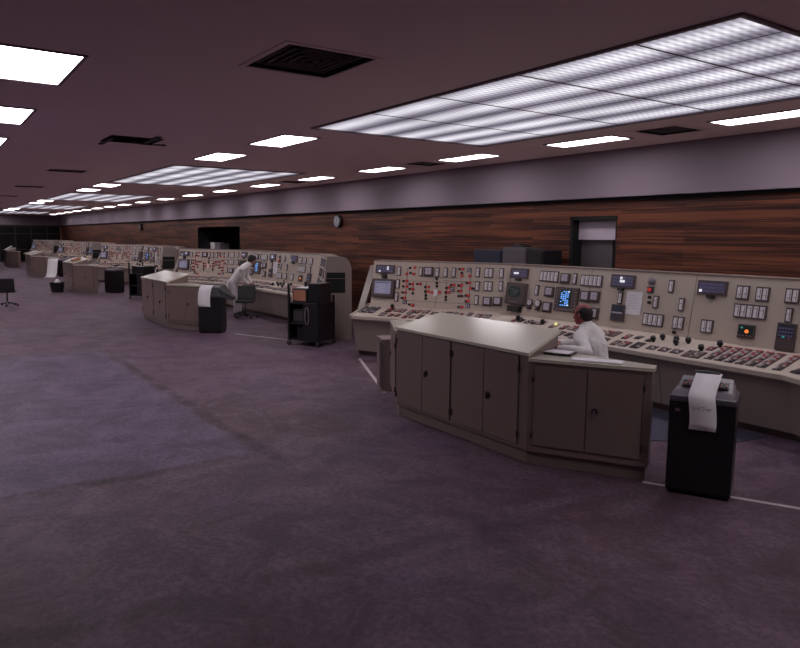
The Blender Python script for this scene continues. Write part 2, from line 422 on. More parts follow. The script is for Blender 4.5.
def luminous(a, b, c, d, label):
    r = empty('luminous_ceiling', (-(a + b) / 2, (c + d) / 2, ZC), label=label, cat='ceiling light', group='luminous ceilings above the consoles')
    hx, hy = (b - a) / 2, (d - c) / 2; t = .035
    f = MB()
    for x0, x1, y0, y1 in ((-hx, hx, -hy, -hy + t), (-hx, hx, hy - t, hy), (-hx, -hx + t, -hy + t, hy - t), (hx - t, hx, -hy + t, hy - t)):
        f.box(x0, x1, y0, y1, -.02, .22, 'lamp_frame')
    f.box(-hx, hx, -hy, hy, .22, .24, 'lamp_frame')
    f.build('frame', r)
    xs_ = [hx - t, hx - .85, hx - 2.05, hx - 3.25, hx - 4.45, -hx + t][::-1]; nx, ny = 5, 5; sy = (2 * hy - 2 * t) / ny
    for i in range(nx):
        for j in range(ny):
            p = MB(); x0 = xs_[i]; sx = xs_[i + 1] - x0; y0 = -hy + t + j * sy
            p.box(x0 + .006, x0 + sx - .006, y0 + .006, y0 + sy - .006, .0, .012, 'lum')
            p.build('diffuser_panel', r)
    g = MB()
    for i in range(1, nx):
        x = xs_[i]; g.box(x - .008, x + .008, -hy + t, hy - t, -.006, .02, 'lamp_frame')
    for j in range(1, ny):
        yy = -hy + t + j * sy; g.box(-hx + t, hx - t, yy - .005, yy + .005, -.002, .02, 'greylilac')
    g.build('divider_grid', r)
    return r
for k, l in enumerate(LUM):
    luminous(*l, ['large luminous ceiling of ribbed panels over the nearest control console', 'luminous ceiling of ribbed panels over the console with the bending man', 'third luminous ceiling away, over the third console', 'fourth luminous ceiling away, a thin lit strip', 'luminous ceiling at the far end by the dark glazing'][k])

def vent(a, b, c, d, label, big=False):
    r = empty('ceiling_vent', (-(a + b) / 2, (c + d) / 2, ZC), label=label, cat='vent', group='square ceiling vents')
    hx, hy = (b - a) / 2, (d - c) / 2
    f = MB(); t = .05
    for x0, x1, y0, y1 in ((-hx - t, hx + t, -hy - t, -hy), (-hx - t, hx + t, hy, hy + t), (-hx - t, -hx, -hy, hy), (hx, hx + t, -hy, hy)):
        f.box(x0, x1, y0, y1, -.008, 0, 'ceiling')
    f.build('frame', r)
    s = MB(); s.box(-hx, hx, -hy, hy, .2, .21, 'ceilblack')
    for x0, x1, y0, y1 in ((-hx, hx, -hy, -hy + .01), (-hx, hx, hy - .01, hy), (-hx, -hx + .01, -hy, hy), (hx - .01, hx, -hy, hy)): s.box(x0, x1, y0, y1, 0, .2, 'ceilblack')
    s.build('duct', r)
    v = MB(); n = 5
    for k in range(1, n + 1):      # concentric stepped louvre rings
        q = 1 - k / (n + 1.0); z0 = .0 + (n - k) * .004; x1, y1 = hx * q, hy * q; w = .012
        for bx in ((-x1, x1, -y1, -y1 + w), (-x1, x1, y1 - w, y1), (-x1, -x1 + w, -y1, y1), (x1 - w, x1, -y1, y1)): v.box(*bx, z0, z0 + .06, 'ventgrey')
    v.build('louvre', r)
    return r
VL = ['large square black louvred vent in the ceiling nearest the camera', 'flat dark vent beside the near luminous ceiling and bulkhead lights', 'dark vent in the bulkhead light row, second from the camera', 'dark vent in the bulkhead light row, third from the camera',
      'thin dark vent beyond the torn ceiling opening', 'fourth dark vent along the open ceiling', 'fifth dark vent along the open ceiling', 'sixth and farthest dark vent along the open ceiling']
for v, l in zip(VENTS, VL): vent(*v, l)
# broken vent: dark opening with crumpled blades hanging out
a, b, c, d = BROKEN
r = empty('broken_vent', (-(a + b) / 2, (c + d) / 2, ZC), label='torn dark ceiling opening with crumpled blades hanging down', cat='vent')
s = MB(); hx, hy = (b - a) / 2, (d - c) / 2
s.box(-hx, hx, -hy, hy, .2, .21, 'ceilblack')
for bx in ((-hx, hx, -hy, -hy + .01), (-hx, hx, hy - .01, hy), (-hx, -hx + .01, -hy, hy), (hx - .01, hx, -hy, hy)): s.box(*bx, 0, .2, 'ceilblack')
s.build('duct', r)
rng = random.Random(3)
for k in range(6):
    p = Vector((rng.uniform(-hx, hx * .6), rng.uniform(-hy, hy), rng.uniform(-.01, .05))); q = p + Vector((rng.uniform(.1, .5), rng.uniform(-.2, .3), rng.uniform(-.06, .03)))
    MB().cyl(p, q, .014, 'ceilblack', 5).build('blade', r)
s = MB(); s.box(-hx - .3, hx * .4, -hy + .04, -hy + .1, -.02, -.004, 'ceilblack').box(-hx + .1, hx + .25, hy - .2, hy - .12, -.02, -.004, 'ceilblack'); s.build('bent_frame', r)

# ------------------------------------------------------------------ control consoles
CX0, NY, PITCH = -6.03, 7.37, 11.75
AN, HW, FL = R(25), 2.36, 2.56
T0, Z0, T1, Z1 = .62, .90, .74, 1.69
cA, sA, tA = math.cos(AN), math.sin(AN), math.tan(AN / 2)
def path(t, i, ext=0):
    """corner i (left end, left bend, right bend, right end) of the console plan, t metres behind the front edge"""
    if i == 1: return (-HW - t * tA, t)
    if i == 2: return (HW + t * tA, t)
    sx = -1 if i == 0 else 1
    return (sx * (HW + (FL + ext) * cA + t * sA), -(FL + ext) * sA + t * cA)
def sweep(mb, prof, m, i0=0, i1=3):
    k = mb.mi(m); n = len(prof)
    rings = [[mb.bm.verts.new((*path(t, i), z)) for t, z in prof] for i in range(i0, i1 + 1)]
    for a, b in zip(rings, rings[1:]):
        for j in range(n): mb.bm.faces.new([a[j], b[j], b[(j + 1) % n], a[(j + 1) % n]]).material_index = k
    mb.bm.faces.new(rings[0]).material_index = k; mb.bm.faces.new(rings[-1][::-1]).material_index = k
    return mb
SEC = {'c': ((0, 0), (1, 0)), 'l': ((-HW, 0), (cA, sA)), 'r': ((HW, 0), (cA, -sA))}
def frame(sec, on_desk=False):
    org, e = SEC[sec]; e1 = Vector((*e, 0)); n2 = Vector((-e[1], e[0], 0))
    if on_desk: up = n2 * .62 + Vector((0, 0, .155)); p0 = Vector((*org, .745))
    else: up = n2 * (T1 - T0) + Vector((0, 0, Z1 - Z0)); p0 = Vector((*org, Z0)) + n2 * T0
    up.normalize(); nn = e1.cross(up)
    return p0, e1, up, nn
def place_mtx(sec, s, h, on_desk=False, rise=0.0, yaw=0.0):
    p0, e1, up, nn = frame(sec, on_desk); p = p0 + e1 * s + up * h + nn * rise
    m = Matrix((e1, up, nn)).transposed().to_4x4(); m.translation = p
    return m @ Matrix.Rotation(yaw, 4, 'Z')

def fbox(mb, w, h, z0, z1, m, cx=0, cy=0): return mb.box(cx - w / 2, cx + w / 2, cy - h / 2, cy + h / 2, z0, z1, m)
def inst_mesh(kind, w, h, n):
    """instruments lie in x (right), y (up the panel), z (out of the panel)"""
    mb = MB(); rg = random.Random(int(w * 1e4 + h * 1e3) + n)
    if kind == 'meter':
        fbox(mb, w, h, 0, .022, 'bezel')
        cw = (w - .012) / n
        for i in range(n):
            x = -w / 2 + .006 + cw * (i + .5)
            fbox(mb, cw * .78, h * .80, .020, .0245, 'face', x, 0)
            fbox(mb, cw * .30, h * .62, .0245, .0255, 'white', x - cw * .12, 0)
            fbox(mb, cw * .5, .005, .0255, .027, 'black', x, h * rg.uniform(-.28, .28))
            fbox(mb, cw * .06, h * .62, .0245, .0258, 'darkgrey', x + cw * .2, 0)
    elif kind == 'recorder':
        fbox(mb, w, h, 0, .04, 'bezel'); fbox(mb, w * .68, h * .66, .040, .043, 'lilac', 0, .008)
        fbox(mb, w * .02, h * .5, .043, .0445, 'print', w * .06, .008); fbox(mb, w * .5, .006, .043, .0445, 'print', 0, h * .1)
        fbox(mb, w * .9, .012, .04, .052, 'black', 0, -h * .42)
    elif kind == 'annunciator':
        fbox(mb, w, h, 0, .03, 'bezel'); cols = 6 if n <= 6 else 8; rows = 3
        cw, ch = (w - .05) / cols, (h - .045) / rows
        for i in range(cols):
            for j in range(rows):
                lit = (n == 8 and (i, j) in ((1, 0), (5, 2), (5, 1))) or (n == 6 and (i, j) in ((1, 1), (2, 1))) or (n == 10 and (i, j) in ((0, 0),)) or (n == 11 and (i, j) in ((3, 1), (4, 1), (3, 2)))
                fbox(mb, cw * .86, ch * .8, .03, .034, 'annun_lit' if lit else 'annun', -w / 2 + .025 + cw * (i + .5), -h / 2 + .022 + ch * (j + .5))
    elif kind == 'tab': fbox(mb, w, h, 0, .05, 'black_plastic'); fbox(mb, w * .5, h * .5, .05, .055, 'darkgrey')
    elif kind == 'monitor':
        mb.box(-w / 2, w / 2, -h / 2, h / 2, 0, .06, 'bezel', bev=.015)
        fbox(mb, w * .74, h * .68, .058, .063, 'screen', 0, .01)
        for j in range(7): fbox(mb, w * (.3 + .08 * (j % 3)), .006, .063, .0645, 'lilac', -w * .1 + .02 * (j % 2), .085 - j * .026)
        fbox(mb, w * .6, .012, .063, .0645, 'darkgrey', 0, h * .29)
    elif kind == 'crt':
        mb.box(-w / 2, w / 2, -h / 2, h / 2, 0, .09, 'bezel', bev=.02)
        n_ = 28; k = mb.mi('screen_dark'); pts = []
        for i in range(n_):
            a = 2 * PI * i / n_; c, s_ = math.cos(a), math.sin(a)
            pts.append(mb.bm.verts.new((w * .33 * math.copysign(abs(c) ** .7, c), .03 + h * .25 * math.copysign(abs(s_) ** .7, s_), .093)))
        mb.bm.faces.new(pts).material_index = k
        for x, y_, w_ in ((-.06, .07, .1), (.04, .05, .08), (0, .02, .14), (.02, -.02, .06), (-.05, -.03, .05)): fbox(mb, w_, .006, .0935, .0945, 'screen_trace', x, y_)
        for i in range(4): mb.cyl((-.09 + .06 * i, -h * .38, .09), (-.09 + .06 * i, -h * .38, .105), .009, 'greylilac', 8)
    elif kind == 'speaker':
        fbox(mb, w, h, 0, .07, 'black')
        for i in range(5): fbox(mb, w * .8, .005, .07, .073, 'darkgrey', 0, -h * .3 + i * h * .15)
    elif kind == 'bluescreen':
        fbox(mb, w, h, 0, .035, 'bezel'); fbox(mb, w * .50, h * .72, .035, .039, 'screen_dark', -.01, .02)
        for i in range(4):
            for j in range(9):
                if rg.random() < .25: continue
                fbox(mb, .03, .017, .039, .041, 'blue_lit', -.085 + i * .042, -.09 + j * .026)
        fbox(mb, .03, .02, .041, .043, 'annun_lit', .055, .12); fbox(mb, .035, .014, .041, .043, 'annun_lit', .055, -.085)
        for i in range(6):
            for x in (-w * .42, w * .42): fbox(mb, .03, .022, .035, .042, 'brownkey', x, -.13 + i * .05)
        for i in range(7): fbox(mb, .03, .02, .035, .042, 'brownkey', -.15 + .05 * i, -h * .43)
    elif kind == 'indicatorbox':
        fbox(mb, w, h, 0, .04, 'bezel'); fbox(mb, w * .84, h * .4, .04, .043, 'bluebox', 0, h * .24)
        fbox(mb, w * .84, .02, .043, .046, 'lilac', 0, 0); fbox(mb, w * .84, h * .36, .04, .043, 'darkgrey', 0, -h * .26)
    elif kind == 'paper':
        fbox(mb, w, h, .002, .006, 'paper')
        for j in range(6): fbox(mb, w * (.55 + .1 * (j % 3)), .003, .006, .0065, 'print', -w * .08, h * .32 - j * .035)
    elif kind == 'buzzer':
        mb.cyl((0, 0, 0), (0, 0, .03), w / 2, 'greylilac', 16); mb.ball((0, 0, .03), (w * .4, w * .4, .03), 'greylilac', 14, 8)
    elif kind == 'redbutton':
        fbox(mb, w, h, 0, .02, 'bluebox'); mb.cyl((0, 0, .02), (0, 0, .05), w * .27, 'red', 14)
    elif kind == 'switch':
        fbox(mb, w, h * .9, 0, .008, 'black_plastic'); mb.cyl((0, 0, .008), (0, 0, .03), w * .32, 'black_plastic', 8); mb.box(-w * .07, w * .07, -h * .42, h * .42, .03, .045, 'black_plastic')
    elif kind == 'lamp':
        fbox(mb, w, h, 0, .008, 'darkgrey'); fbox(mb, w * .82, h * .82, .008, .014, 'red'); mb.ball((0, 0, .012), (w * .3, h * .3, .012), 'red', 8, 6)
    elif kind == 'lampgrid':
        fbox(mb, w, h, 0, .014, 'bluebox')
        for i in (-1, 1):
            for j in (-1, 1): fbox(mb, w * .3, h * .3, .014, .018, 'lilac', i * w * .22, j * h * .22)
    elif kind == 'whitebox': fbox(mb, w, h, 0, .03, 'white')
    elif kind == 'line': fbox(mb, w, h, 0, .002, 'bezel')
    elif kind == 'dial':
        mb.cyl((0, 0, 0), (0, 0, .035), w * .5, 'bezel', 20); mb.cyl((0, .005, .035), (0, .005, .038), w * .38, 'face', 20)
        mb.box(-.002, .002, 0, .04, .038, .040, 'black', Matrix.Rotation(R(-35), 4, 'Z')); fbox(mb, w * .3, .05, 0, .04, 'bezel', 0, -w * .6); fbox(mb, w * .6, .02, 0, .045, 'black_plastic', 0, -w * .76)
    elif kind == 'orangebox':
        fbox(mb, w, h, 0, .03, 'bezel'); fbox(mb, w * .86, h * .8, .03, .033, 'screen_dark')
        mb.cyl((.015, .0, .033), (.015, .0, .045), .022, 'orange', 12); fbox(mb, .02, .02, .033, .04, 'teal', -.05, .04)
        for i in range(4): fbox(mb, .03, .012, .033, .036, 'brownkey', -.07 + i * .045, -.05)
    elif kind == 'tealbox':
        fbox(mb, w, h, 0, .03, 'bezel'); fbox(mb, w * .86, h * .5, .03, .033, 'bluebox', 0, h * .2)
        for i in range(5):
            for j in range(3): fbox(mb, .024, .02, .033, .037, 'annun', -.066 + .033 * i, h * .3 - j * .04)
        fbox(mb, .025, .02, .033, .04, 'teal', -.02, -.005); fbox(mb, .02, .018, .033, .04, 'redkey', .05, -.01); fbox(mb, w * .86, h * .34, .03, .032, 'bezel', 0, -h * .28)
    return mb
NAMES = {'annunciator': 'annunciator_panel', 'tab': 'panel_switch', 'monitor': 'monitor', 'meter': 'meter', 'recorder': 'chart_recorder', 'dial': 'dial_gauge', 'crt': 'display_screen', 'speaker': 'speaker_grille',
 'bluescreen': 'lit_display', 'indicatorbox': 'indicator_box', 'paper': 'notice_sheet', 'buzzer': 'alarm_bell', 'redbutton': 'push_button', 'switch': 'toggle_switch', 'orangebox': 'indicator_box', 'tealbox': 'indicator_box',
 'lamp': 'indicator_lamp', 'lampgrid': 'lamp_cluster', 'whitebox': 'nameplate', 'line': 'mimic_line'}
LBL = {'bluescreen': 'display with blue lit bars', 'orangebox': 'dark box with an orange lamp', 'tealbox': 'dark box with teal lights', 'paper': 'white notice sheet', 'crt': 'dark oval screen in a brown case', 'monitor': 'pale lilac screen'}

INSTRUMENTS = {
  'annunciator': [('l',-2.294,0.657,0.398,0.156,8),('c',-2.314,0.672,0.402,0.163,6),('c',-0.263,0.658,0.393,0.181,10),('c',1.08,0.654,0.386,0.173,10)],
  'tab': [('l',-2.297,0.53,0.086,0.07,1),('c',-2.317,0.567,0.103,0.037,1),('c',-0.273,0.542,0.084,0.038,1),('c',1.074,0.542,0.092,0.04,1)],
  'monitor': [('l',-2.291,0.307,0.463,0.339,1)],
  'meter': [('l',-1.997,0.629,0.063,0.173,1),('l',-2.001,0.397,0.074,0.181,1),('l',-2.006,0.16,0.08,0.163,1),('l',-1.547,0.635,0.091,0.169,1),('l',-1.216,0.637,0.069,0.167,1),('l',-1.054,0.638,0.078,0.157,1),('l',-0.894,0.643,0.087,0.156,1),('l',-0.441,0.658,0.065,0.153,1),('l',-0.008,0.66,0.071,0.159,1),('l',-0.429,0.424,0.065,0.162,1),('l',-0.002,0.442,0.08,0.159,1),('l',-0.425,0.185,0.083,0.161,1),('c',-1.136,0.645,0.077,0.164,1),('c',-1.878,0.425,0.056,0.166,1),('c',-0.27,0.421,0.07,0.146,1),('c',0.307,0.414,0.061,0.155,1),('c',0.503,0.636,0.079,0.169,1),('c',0.688,0.412,0.077,0.171,1),('c',2.042,0.405,0.087,0.166,1),('l',-0.238,0.657,0.155,0.169,2),('l',-0.232,0.432,0.164,0.16,2),('c',-1.659,0.656,0.386,0.171,5),('c',-0.823,0.635,0.398,0.17,5),('c',0.301,0.174,0.319,0.185,4),('c',0.679,0.173,0.163,0.166,2),('c',1.078,0.172,0.148,0.172,2),('c',1.471,0.623,0.159,0.166,2),('c',1.709,0.62,0.16,0.178,2),('c',1.591,0.405,0.394,0.194,5),('c',2.048,0.625,0.174,0.17,2)],
  'recorder': [('l',-1.386,0.64,0.17,0.168,1),('l',-0.226,0.174,0.145,0.152,1),('l',-0.04,0.185,0.148,0.15,1),('c',-1.318,0.643,0.168,0.151,1),('c',-1.603,0.416,0.176,0.154,1),('c',-1.605,0.177,0.166,0.162,1),('c',-0.888,0.4,0.163,0.161,1),('c',-0.715,0.407,0.162,0.161,1),('c',-0.69,0.165,0.162,0.169,1)],
  'dial': [('c',-1.986,0.216,0.121,0.119,1),('c',-1.805,0.215,0.128,0.117,1)],
  'crt': [('c',-2.294,0.335,0.424,0.357,1)],
  'speaker': [('c',-2.303,0.085,0.264,0.092,1)],
  'bluescreen': [('c',-1.238,0.324,0.441,0.368,1)],
  'indicatorbox': [('c',-0.27,0.215,0.21,0.225,1)],
  'paper': [('c',-0.043,0.37,0.258,0.32,1)],
  'buzzer': [('c',0.197,0.684,0.102,0.088,1)],
  'redbutton': [('c',0.195,0.569,0.093,0.088,1)],
  'switch': [('c',0.197,0.468,0.04,0.035,1),('c',0.202,0.4,0.04,0.035,1),('c',0.636,0.045,0.052,0.046,1),('l',-1.774,0.695,0.041,0.036,1),('l',-1.759,0.606,0.041,0.036,1),('l',-1.886,0.456,0.042,0.036,1),('l',-1.886,0.356,0.042,0.036,1),('l',-1.89,0.247,0.042,0.036,1),('l',-1.893,0.148,0.042,0.036,1),('l',-1.756,0.407,0.041,0.036,1),('l',-1.602,0.414,0.041,0.036,1),('l',-1.747,0.317,0.041,0.036,1),('l',-1.677,0.24,0.041,0.036,1),('l',-1.435,0.367,0.04,0.035,1),('l',-1.427,0.287,0.04,0.035,1),('l',-1.41,0.217,0.04,0.035,1),('l',-1.405,0.16,0.04,0.035,1),('l',-1.73,0.039,0.041,0.036,1),('l',-1.22,0.521,0.04,0.035,1),('l',-1.213,0.447,0.039,0.035,1),('l',-1.207,0.389,0.039,0.035,1),('l',-0.793,0.707,0.038,0.035,1),('l',-0.745,0.64,0.038,0.035,1),('l',-0.634,0.471,0.038,0.034,1),('l',-0.504,0.382,0.037,0.034,1),('l',-0.633,0.256,0.038,0.034,1),('l',-0.624,0.161,0.038,0.034,1),('l',-0.93,0.424,0.039,0.035,1),('l',-0.786,0.422,0.038,0.035,1),('l',-0.782,0.326,0.038,0.035,1),('l',-1.016,0.368,0.039,0.035,1),('l',-1.021,0.289,0.039,0.035,1),('l',-1.013,0.211,0.039,0.035,1),('l',-1.008,0.158,0.039,0.035,1),('l',-0.765,0.24,0.038,0.034,1),('l',-0.708,0.243,0.038,0.034,1),('l',-0.751,0.051,0.038,0.034,1)],
  'orangebox': [('c',1.587,0.168,0.201,0.163,1)],
  'tealbox': [('c',2.046,0.161,0.207,0.304,1)],
  'lamp': [('l',-1.836,0.585,0.048,0.042,1),('l',-1.682,0.707,0.047,0.041,1),('l',-1.691,0.59,0.047,0.041,1),('l',-1.823,0.459,0.048,0.041,1),('l',-1.813,0.36,0.048,0.041,1),('l',-1.834,0.25,0.048,0.041,1),('l',-1.835,0.151,0.048,0.041,1),('l',-1.694,0.41,0.047,0.041,1),('l',-1.541,0.416,0.047,0.041,1),('l',-1.685,0.32,0.047,0.041,1),('l',-1.369,0.37,0.046,0.041,1),('l',-1.367,0.29,0.046,0.041,1),('l',-1.657,0.034,0.047,0.041,1),('l',-1.652,-0.02,0.047,0.041,1),('l',-1.29,0.276,0.046,0.041,1),('l',-1.142,0.283,0.045,0.04,1),('l',-0.732,0.709,0.044,0.04,1),('l',-0.74,0.588,0.044,0.04,1),('l',-0.589,0.593,0.043,0.039,1),('l',-0.587,0.473,0.043,0.039,1),('l',-0.56,0.38,0.043,0.039,1),('l',-0.586,0.258,0.043,0.039,1),('l',-0.578,0.164,0.043,0.039,1),('l',-0.878,0.426,0.044,0.04,1),('l',-0.734,0.424,0.044,0.04,1),('l',-0.735,0.329,0.044,0.04,1),('l',-0.961,0.379,0.044,0.04,1),('l',-0.972,0.291,0.045,0.04,1),('l',-0.69,0.054,0.043,0.039,1)],
  'lampgrid': [('l',-0.608,0.696,0.075,0.076,1),('l',-0.9,0.347,0.077,0.076,1),('l',-0.579,0.078,0.075,0.075,1),('l',-1.828,0.079,0.083,0.079,1)],
  'whitebox': [('l',-1.213,0.271,0.073,0.123,1)],
  'line': [('l',-1.006,0.543,0.388,0.007,1),('l',-0.722,0.493,0.739,0.007,1),('l',-1.214,0.464,1.304,0.005,1),('l',-1.825,0.422,0.01,0.541,1),('l',-0.573,0.405,0.009,0.514,1),('l',-1.689,0.347,0.01,0.233,1),('l',-1.018,0.315,0.01,0.314,1),('l',-1.424,0.305,0.01,0.301,1),('l',-0.73,0.363,0.009,0.241,1),('l',-0.878,0.11,1.827,0.005,1)],
}

_r = []
for k_, (row, h_) in enumerate((('mmraamm', .65), ('mrmr mm', .42), ('rmmsmm r', .18))):
    s_ = .36
    for ch in row:
        if ch == 'm': _r.append(('meter', 'r', s_, h_, .15, .165, 2)); s_ += .26
        elif ch == 'r': _r.append(('recorder', 'r', s_, h_, .16, .16, 1)); s_ += .26
        elif ch == 'a': _r.append(('annunciator', 'r', s_ + .08, h_ + .01, .34, .16, 10)); s_ += .47
        elif ch == 's': _r.append(('paper', 'r', s_, h_ + .06, .2, .3, 1)); s_ += .28
        else: s_ += .2
INST = [(k, *v) for k, l in INSTRUMENTS.items() for v in l] + [q for q in _r if q[2] < 2.5]

def make_console():
    r = empty('control_console', (CX0, NY, 0))
    mb = MB(); sweep(mb, [(.30, 0), (.27, .09), (1.14, .09), (1.14, 0)], 'plinth'); mb.build('plinth', r)
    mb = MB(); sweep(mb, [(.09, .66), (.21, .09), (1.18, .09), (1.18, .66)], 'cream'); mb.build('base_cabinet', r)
    mb = MB()
    for i in (0, 1, 2):
        n = 3 if i == 1 else 2
        for q in range(1, n):
            f = q / n; a = Vector(path(.09, i)).lerp(Vector(path(.09, i + 1)), f); b = Vector(path(.21, i)).lerp(Vector(path(.21, i + 1)), f)
            mb.cyl((a.x, a.y, .655), (b.x, b.y, .095), .004, 'seam', 4)
    mb.build('panel_seam', r)
    mb = MB(); sweep(mb, [(.0, .69), (.0, .738), (.012, .748), (.62, .90), (.70, .90), (.70, .66), (.05, .66)], 'cream_desk'); mb.build('desk_surface', r)
    for i in range(3):
        mb = MB(); g = [(T0, Z0), (T1, Z1), (T1 + .03, Z1), (T0 + .03, Z0)]
        sweep(mb, g, 'cream_panel', i, i + 1); o = mb.build('instrument_panel', r)
        mb = MB()      # joints between panel sheets
        for q in range(0, 3 if i == 1 else 2):
            f = (q + .0) / (3 if i == 1 else 2)
            if i == 0 and q == 0: continue
            a = Vector(path(T0 - .001, i)).lerp(Vector(path(T0 - .001, i + 1)), f); b = Vector(path(T1 - .001, i)).lerp(Vector(path(T1 - .001, i + 1)), f)
            mb.cyl((a.x, a.y, Z0), (b.x, b.y, Z1), .003, 'seam', 4)
        mb.build('sheet_joint', o)
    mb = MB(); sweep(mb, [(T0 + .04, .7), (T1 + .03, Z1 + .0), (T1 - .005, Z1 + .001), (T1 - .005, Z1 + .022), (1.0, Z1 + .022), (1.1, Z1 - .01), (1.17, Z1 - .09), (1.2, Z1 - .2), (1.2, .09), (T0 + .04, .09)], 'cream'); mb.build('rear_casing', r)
    prof = [(.24, 0), (.10, .66), (-.01, .68), (-.01, .755), (.60, .915), (.715, 1.73), (1.0, 1.73), (1.10, 1.70), (1.18, 1.61), (1.215, 1.48), (1.215, 0)]
    for i, sg in ((0, -1), (3, 1)):
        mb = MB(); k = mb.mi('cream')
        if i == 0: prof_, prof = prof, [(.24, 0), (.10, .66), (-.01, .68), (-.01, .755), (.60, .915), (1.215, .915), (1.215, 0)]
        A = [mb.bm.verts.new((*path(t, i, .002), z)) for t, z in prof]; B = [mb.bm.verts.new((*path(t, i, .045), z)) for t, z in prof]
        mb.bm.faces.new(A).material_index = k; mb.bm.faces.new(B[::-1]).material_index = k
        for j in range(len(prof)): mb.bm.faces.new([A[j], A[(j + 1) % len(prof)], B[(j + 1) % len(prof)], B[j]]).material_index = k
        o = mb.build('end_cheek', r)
        if i == 0: prof = prof_; continue
        # raised black plate standing in for a shaded shelf opening in the cheek
        mb = MB(); q = [(.66, .98), (1.08, .98), (1.08, 1.40), (.70, 1.40)]; k = mb.mi('recess')
        A = [mb.bm.verts.new((*path(t, i, .046), z)) for t, z in q]; B = [mb.bm.verts.new((*path(t, i, .052), z)) for t, z in q]
        mb.bm.faces.new(B).material_index = k
        for j in range(4): mb.bm.faces.new([A[j], A[(j + 1) % 4], B[(j + 1) % 4], B[j]]).material_index = k
        mb.build('opening_shade_plate', o)
        mb = MB(); k = mb.mi('steel')
        a = [(*path(.68, i, .052), 1.27), (*path(1.07, i, .052), 1.27), (*path(1.07, i, .062), 1.27), (*path(.68, i, .062), 1.27)]
        mb.hexa([Vector(p) for p in a] + [Vector(p) + Vector((0, 0, .012)) for p in a], 'steel'); mb.build('shelf_edge', o)
    # leaning outer strip beside the left end
    mb = MB()
    q = [(path(.50, 0, .10), .74), (path(.56, 0, .10), .74), (path(.56, 0, .23), .74), (path(.50, 0, .23), .74), (path(1.0, 0, .12), 1.60), (path(1.06, 0, .12), 1.60), (path(1.06, 0, .25), 1.60), (path(1.0, 0, .25), 1.60)]
    mb.hexa([Vector((*p, z)) for p, z in q], 'cream')
    mb.build('side_fin', r)
    cache = {}
    many = {}
    for kind, sec, s, h, w, hh, n in INST:
        if kind == 'annunciator' and n == 10 and -.4 < s < 0 and sec == 'c': n = 11
        if kind in ('switch', 'lamp'): w, hh = (.056, .048) if kind == 'lamp' else (.044, .042)
        if kind == 'lampgrid': w, hh = .078, .076
        if kind == 'meter': w, hh = round(.078 * n if n > 1 else .072, 3), .168
        key = (kind, w, hh, n)
        if key not in cache: cache[key] = inst_mesh(kind, w, hh, n).mesh(NAMES[kind])
        o = link(NAMES[kind], cache[key], r); o.matrix_local = place_mtx(sec, s, h, rise=.002 if kind != 'paper' else .004)
        if kind in LBL: o['label'] = LBL[kind]
    # desk: banks of keys running front to back
    rg = random.Random(11)
    banks = []
    for sec, s0, s1 in (('l', -2.5, -.05), ('c', -2.2, 2.3), ('r', .05, 2.5)):
        s = s0
        while s < s1:
            if sec == 'l' and s < -2.1: banks.append((sec, s + .12, .33, 6, 6, 'd', .05)); s += .50; continue
            if sec == 'c' and s > 1.3:      # long red banks at the right
                banks.append((sec, s, .31, 2, 10, 'r', .044)); s += rg.choice((.125, .125, .17)); continue
            if sec == 'c' and .5 < s < 1.0:
                banks.append((sec, s, .16, 3, 3, 'b', .036)); s += .17; continue
            col = rg.choice('rbdbrw'); nx = rg.choice((2, 2, 3))
            banks.append((sec, s, rg.uniform(.13, .17), nx, rg.choice((3, 4, 5)), col, .038))
            if rg.random() < .85: banks.append((sec, s + rg.uniform(-.02, .02), rg.uniform(.38, .43), rg.choice((2, 3)), rg.choice((3, 4, 5)), rg.choice('rbdbrw'), .038))
            s += .04 + nx * .040 + rg.choice((0, .01, .02, .06))
    protos = {}
    for sec, s, d, nx, rows, col, p in banks:
        key = (nx, rows, col)
        if key not in protos:
            mb = MB(); w, h = nx * p + .012, rows * p + .012
            fbox(mb, w, h, 0, .006, 'bezel')
            for i in range(nx):
                for j in range(rows):
                    c = {'r': ('redkey', 'brownkey', 'lightkey', 'redkey', 'darkkey'), 'b': ('brownkey', 'darkkey', 'lightkey', 'brownkey'), 'd': ('darkkey', 'bluebox', 'darkkey', 'lightkey'), 'w': ('lightkey', 'brownkey', 'lightkey', 'redkey')}[col]
                    fbox(mb, p * .74, p * .68, .006, .018, c[rg.randrange(len(c))], (i - (nx - 1) / 2) * p, (j - (rows - 1) / 2) * p)
            protos[key] = mb.mesh('key_bank')
        o = link('key_bank', protos[key], r); o.matrix_local = place_mtx(sec, s, d, True, .001)
    mb = MB(); mb.cyl((0, 0, 0), (0, 0, .03), .022, 'black_plastic', 12); mb.cyl((0, 0, .03), (0, 0, .075), .038, 'black_plastic', 14, .030)
    km = mb.mesh('control_knob')
    for sec, s, d in (('c', .53, .36), ('c', .60, .46), ('c', .80, .46), ('c', .86, .36), ('c', .96, .47), ('c', 1.24, .30), ('c', 1.36, .50), ('c', -2.0, .42), ('c', -1.45, .40), ('l', -2.0, .5), ('r', .6, .4), ('r', 1.3, .45), ('r', 1.55, .45)):
        o = link('control_knob', km, r); o.matrix_local = place_mtx(sec, s, d, True, .001)
    mb = MB(); mb.cyl((0, 0, 0), (0, 0, .02), .02, 'darkgrey', 10); mb.ball((0, 0, .03), (.022, .022, .025), 'yellow', 10, 8)
    o = link('indicator_lamp', mb.mesh('indicator_lamp'), r); o.matrix_local = place_mtx('c', -1.18, .40, True, .001); o['label'] = 'lit yellow lamp'
    return r
CLAB = ['cream control console nearest the camera, behind the seated man in white', 'cream control console with the man in white bending over it',
        'cream control console seen just beyond the bending man, third from the camera', 'small distant control console, fourth from the camera', 'farthest control console near the dark end wall']
console = make_console()
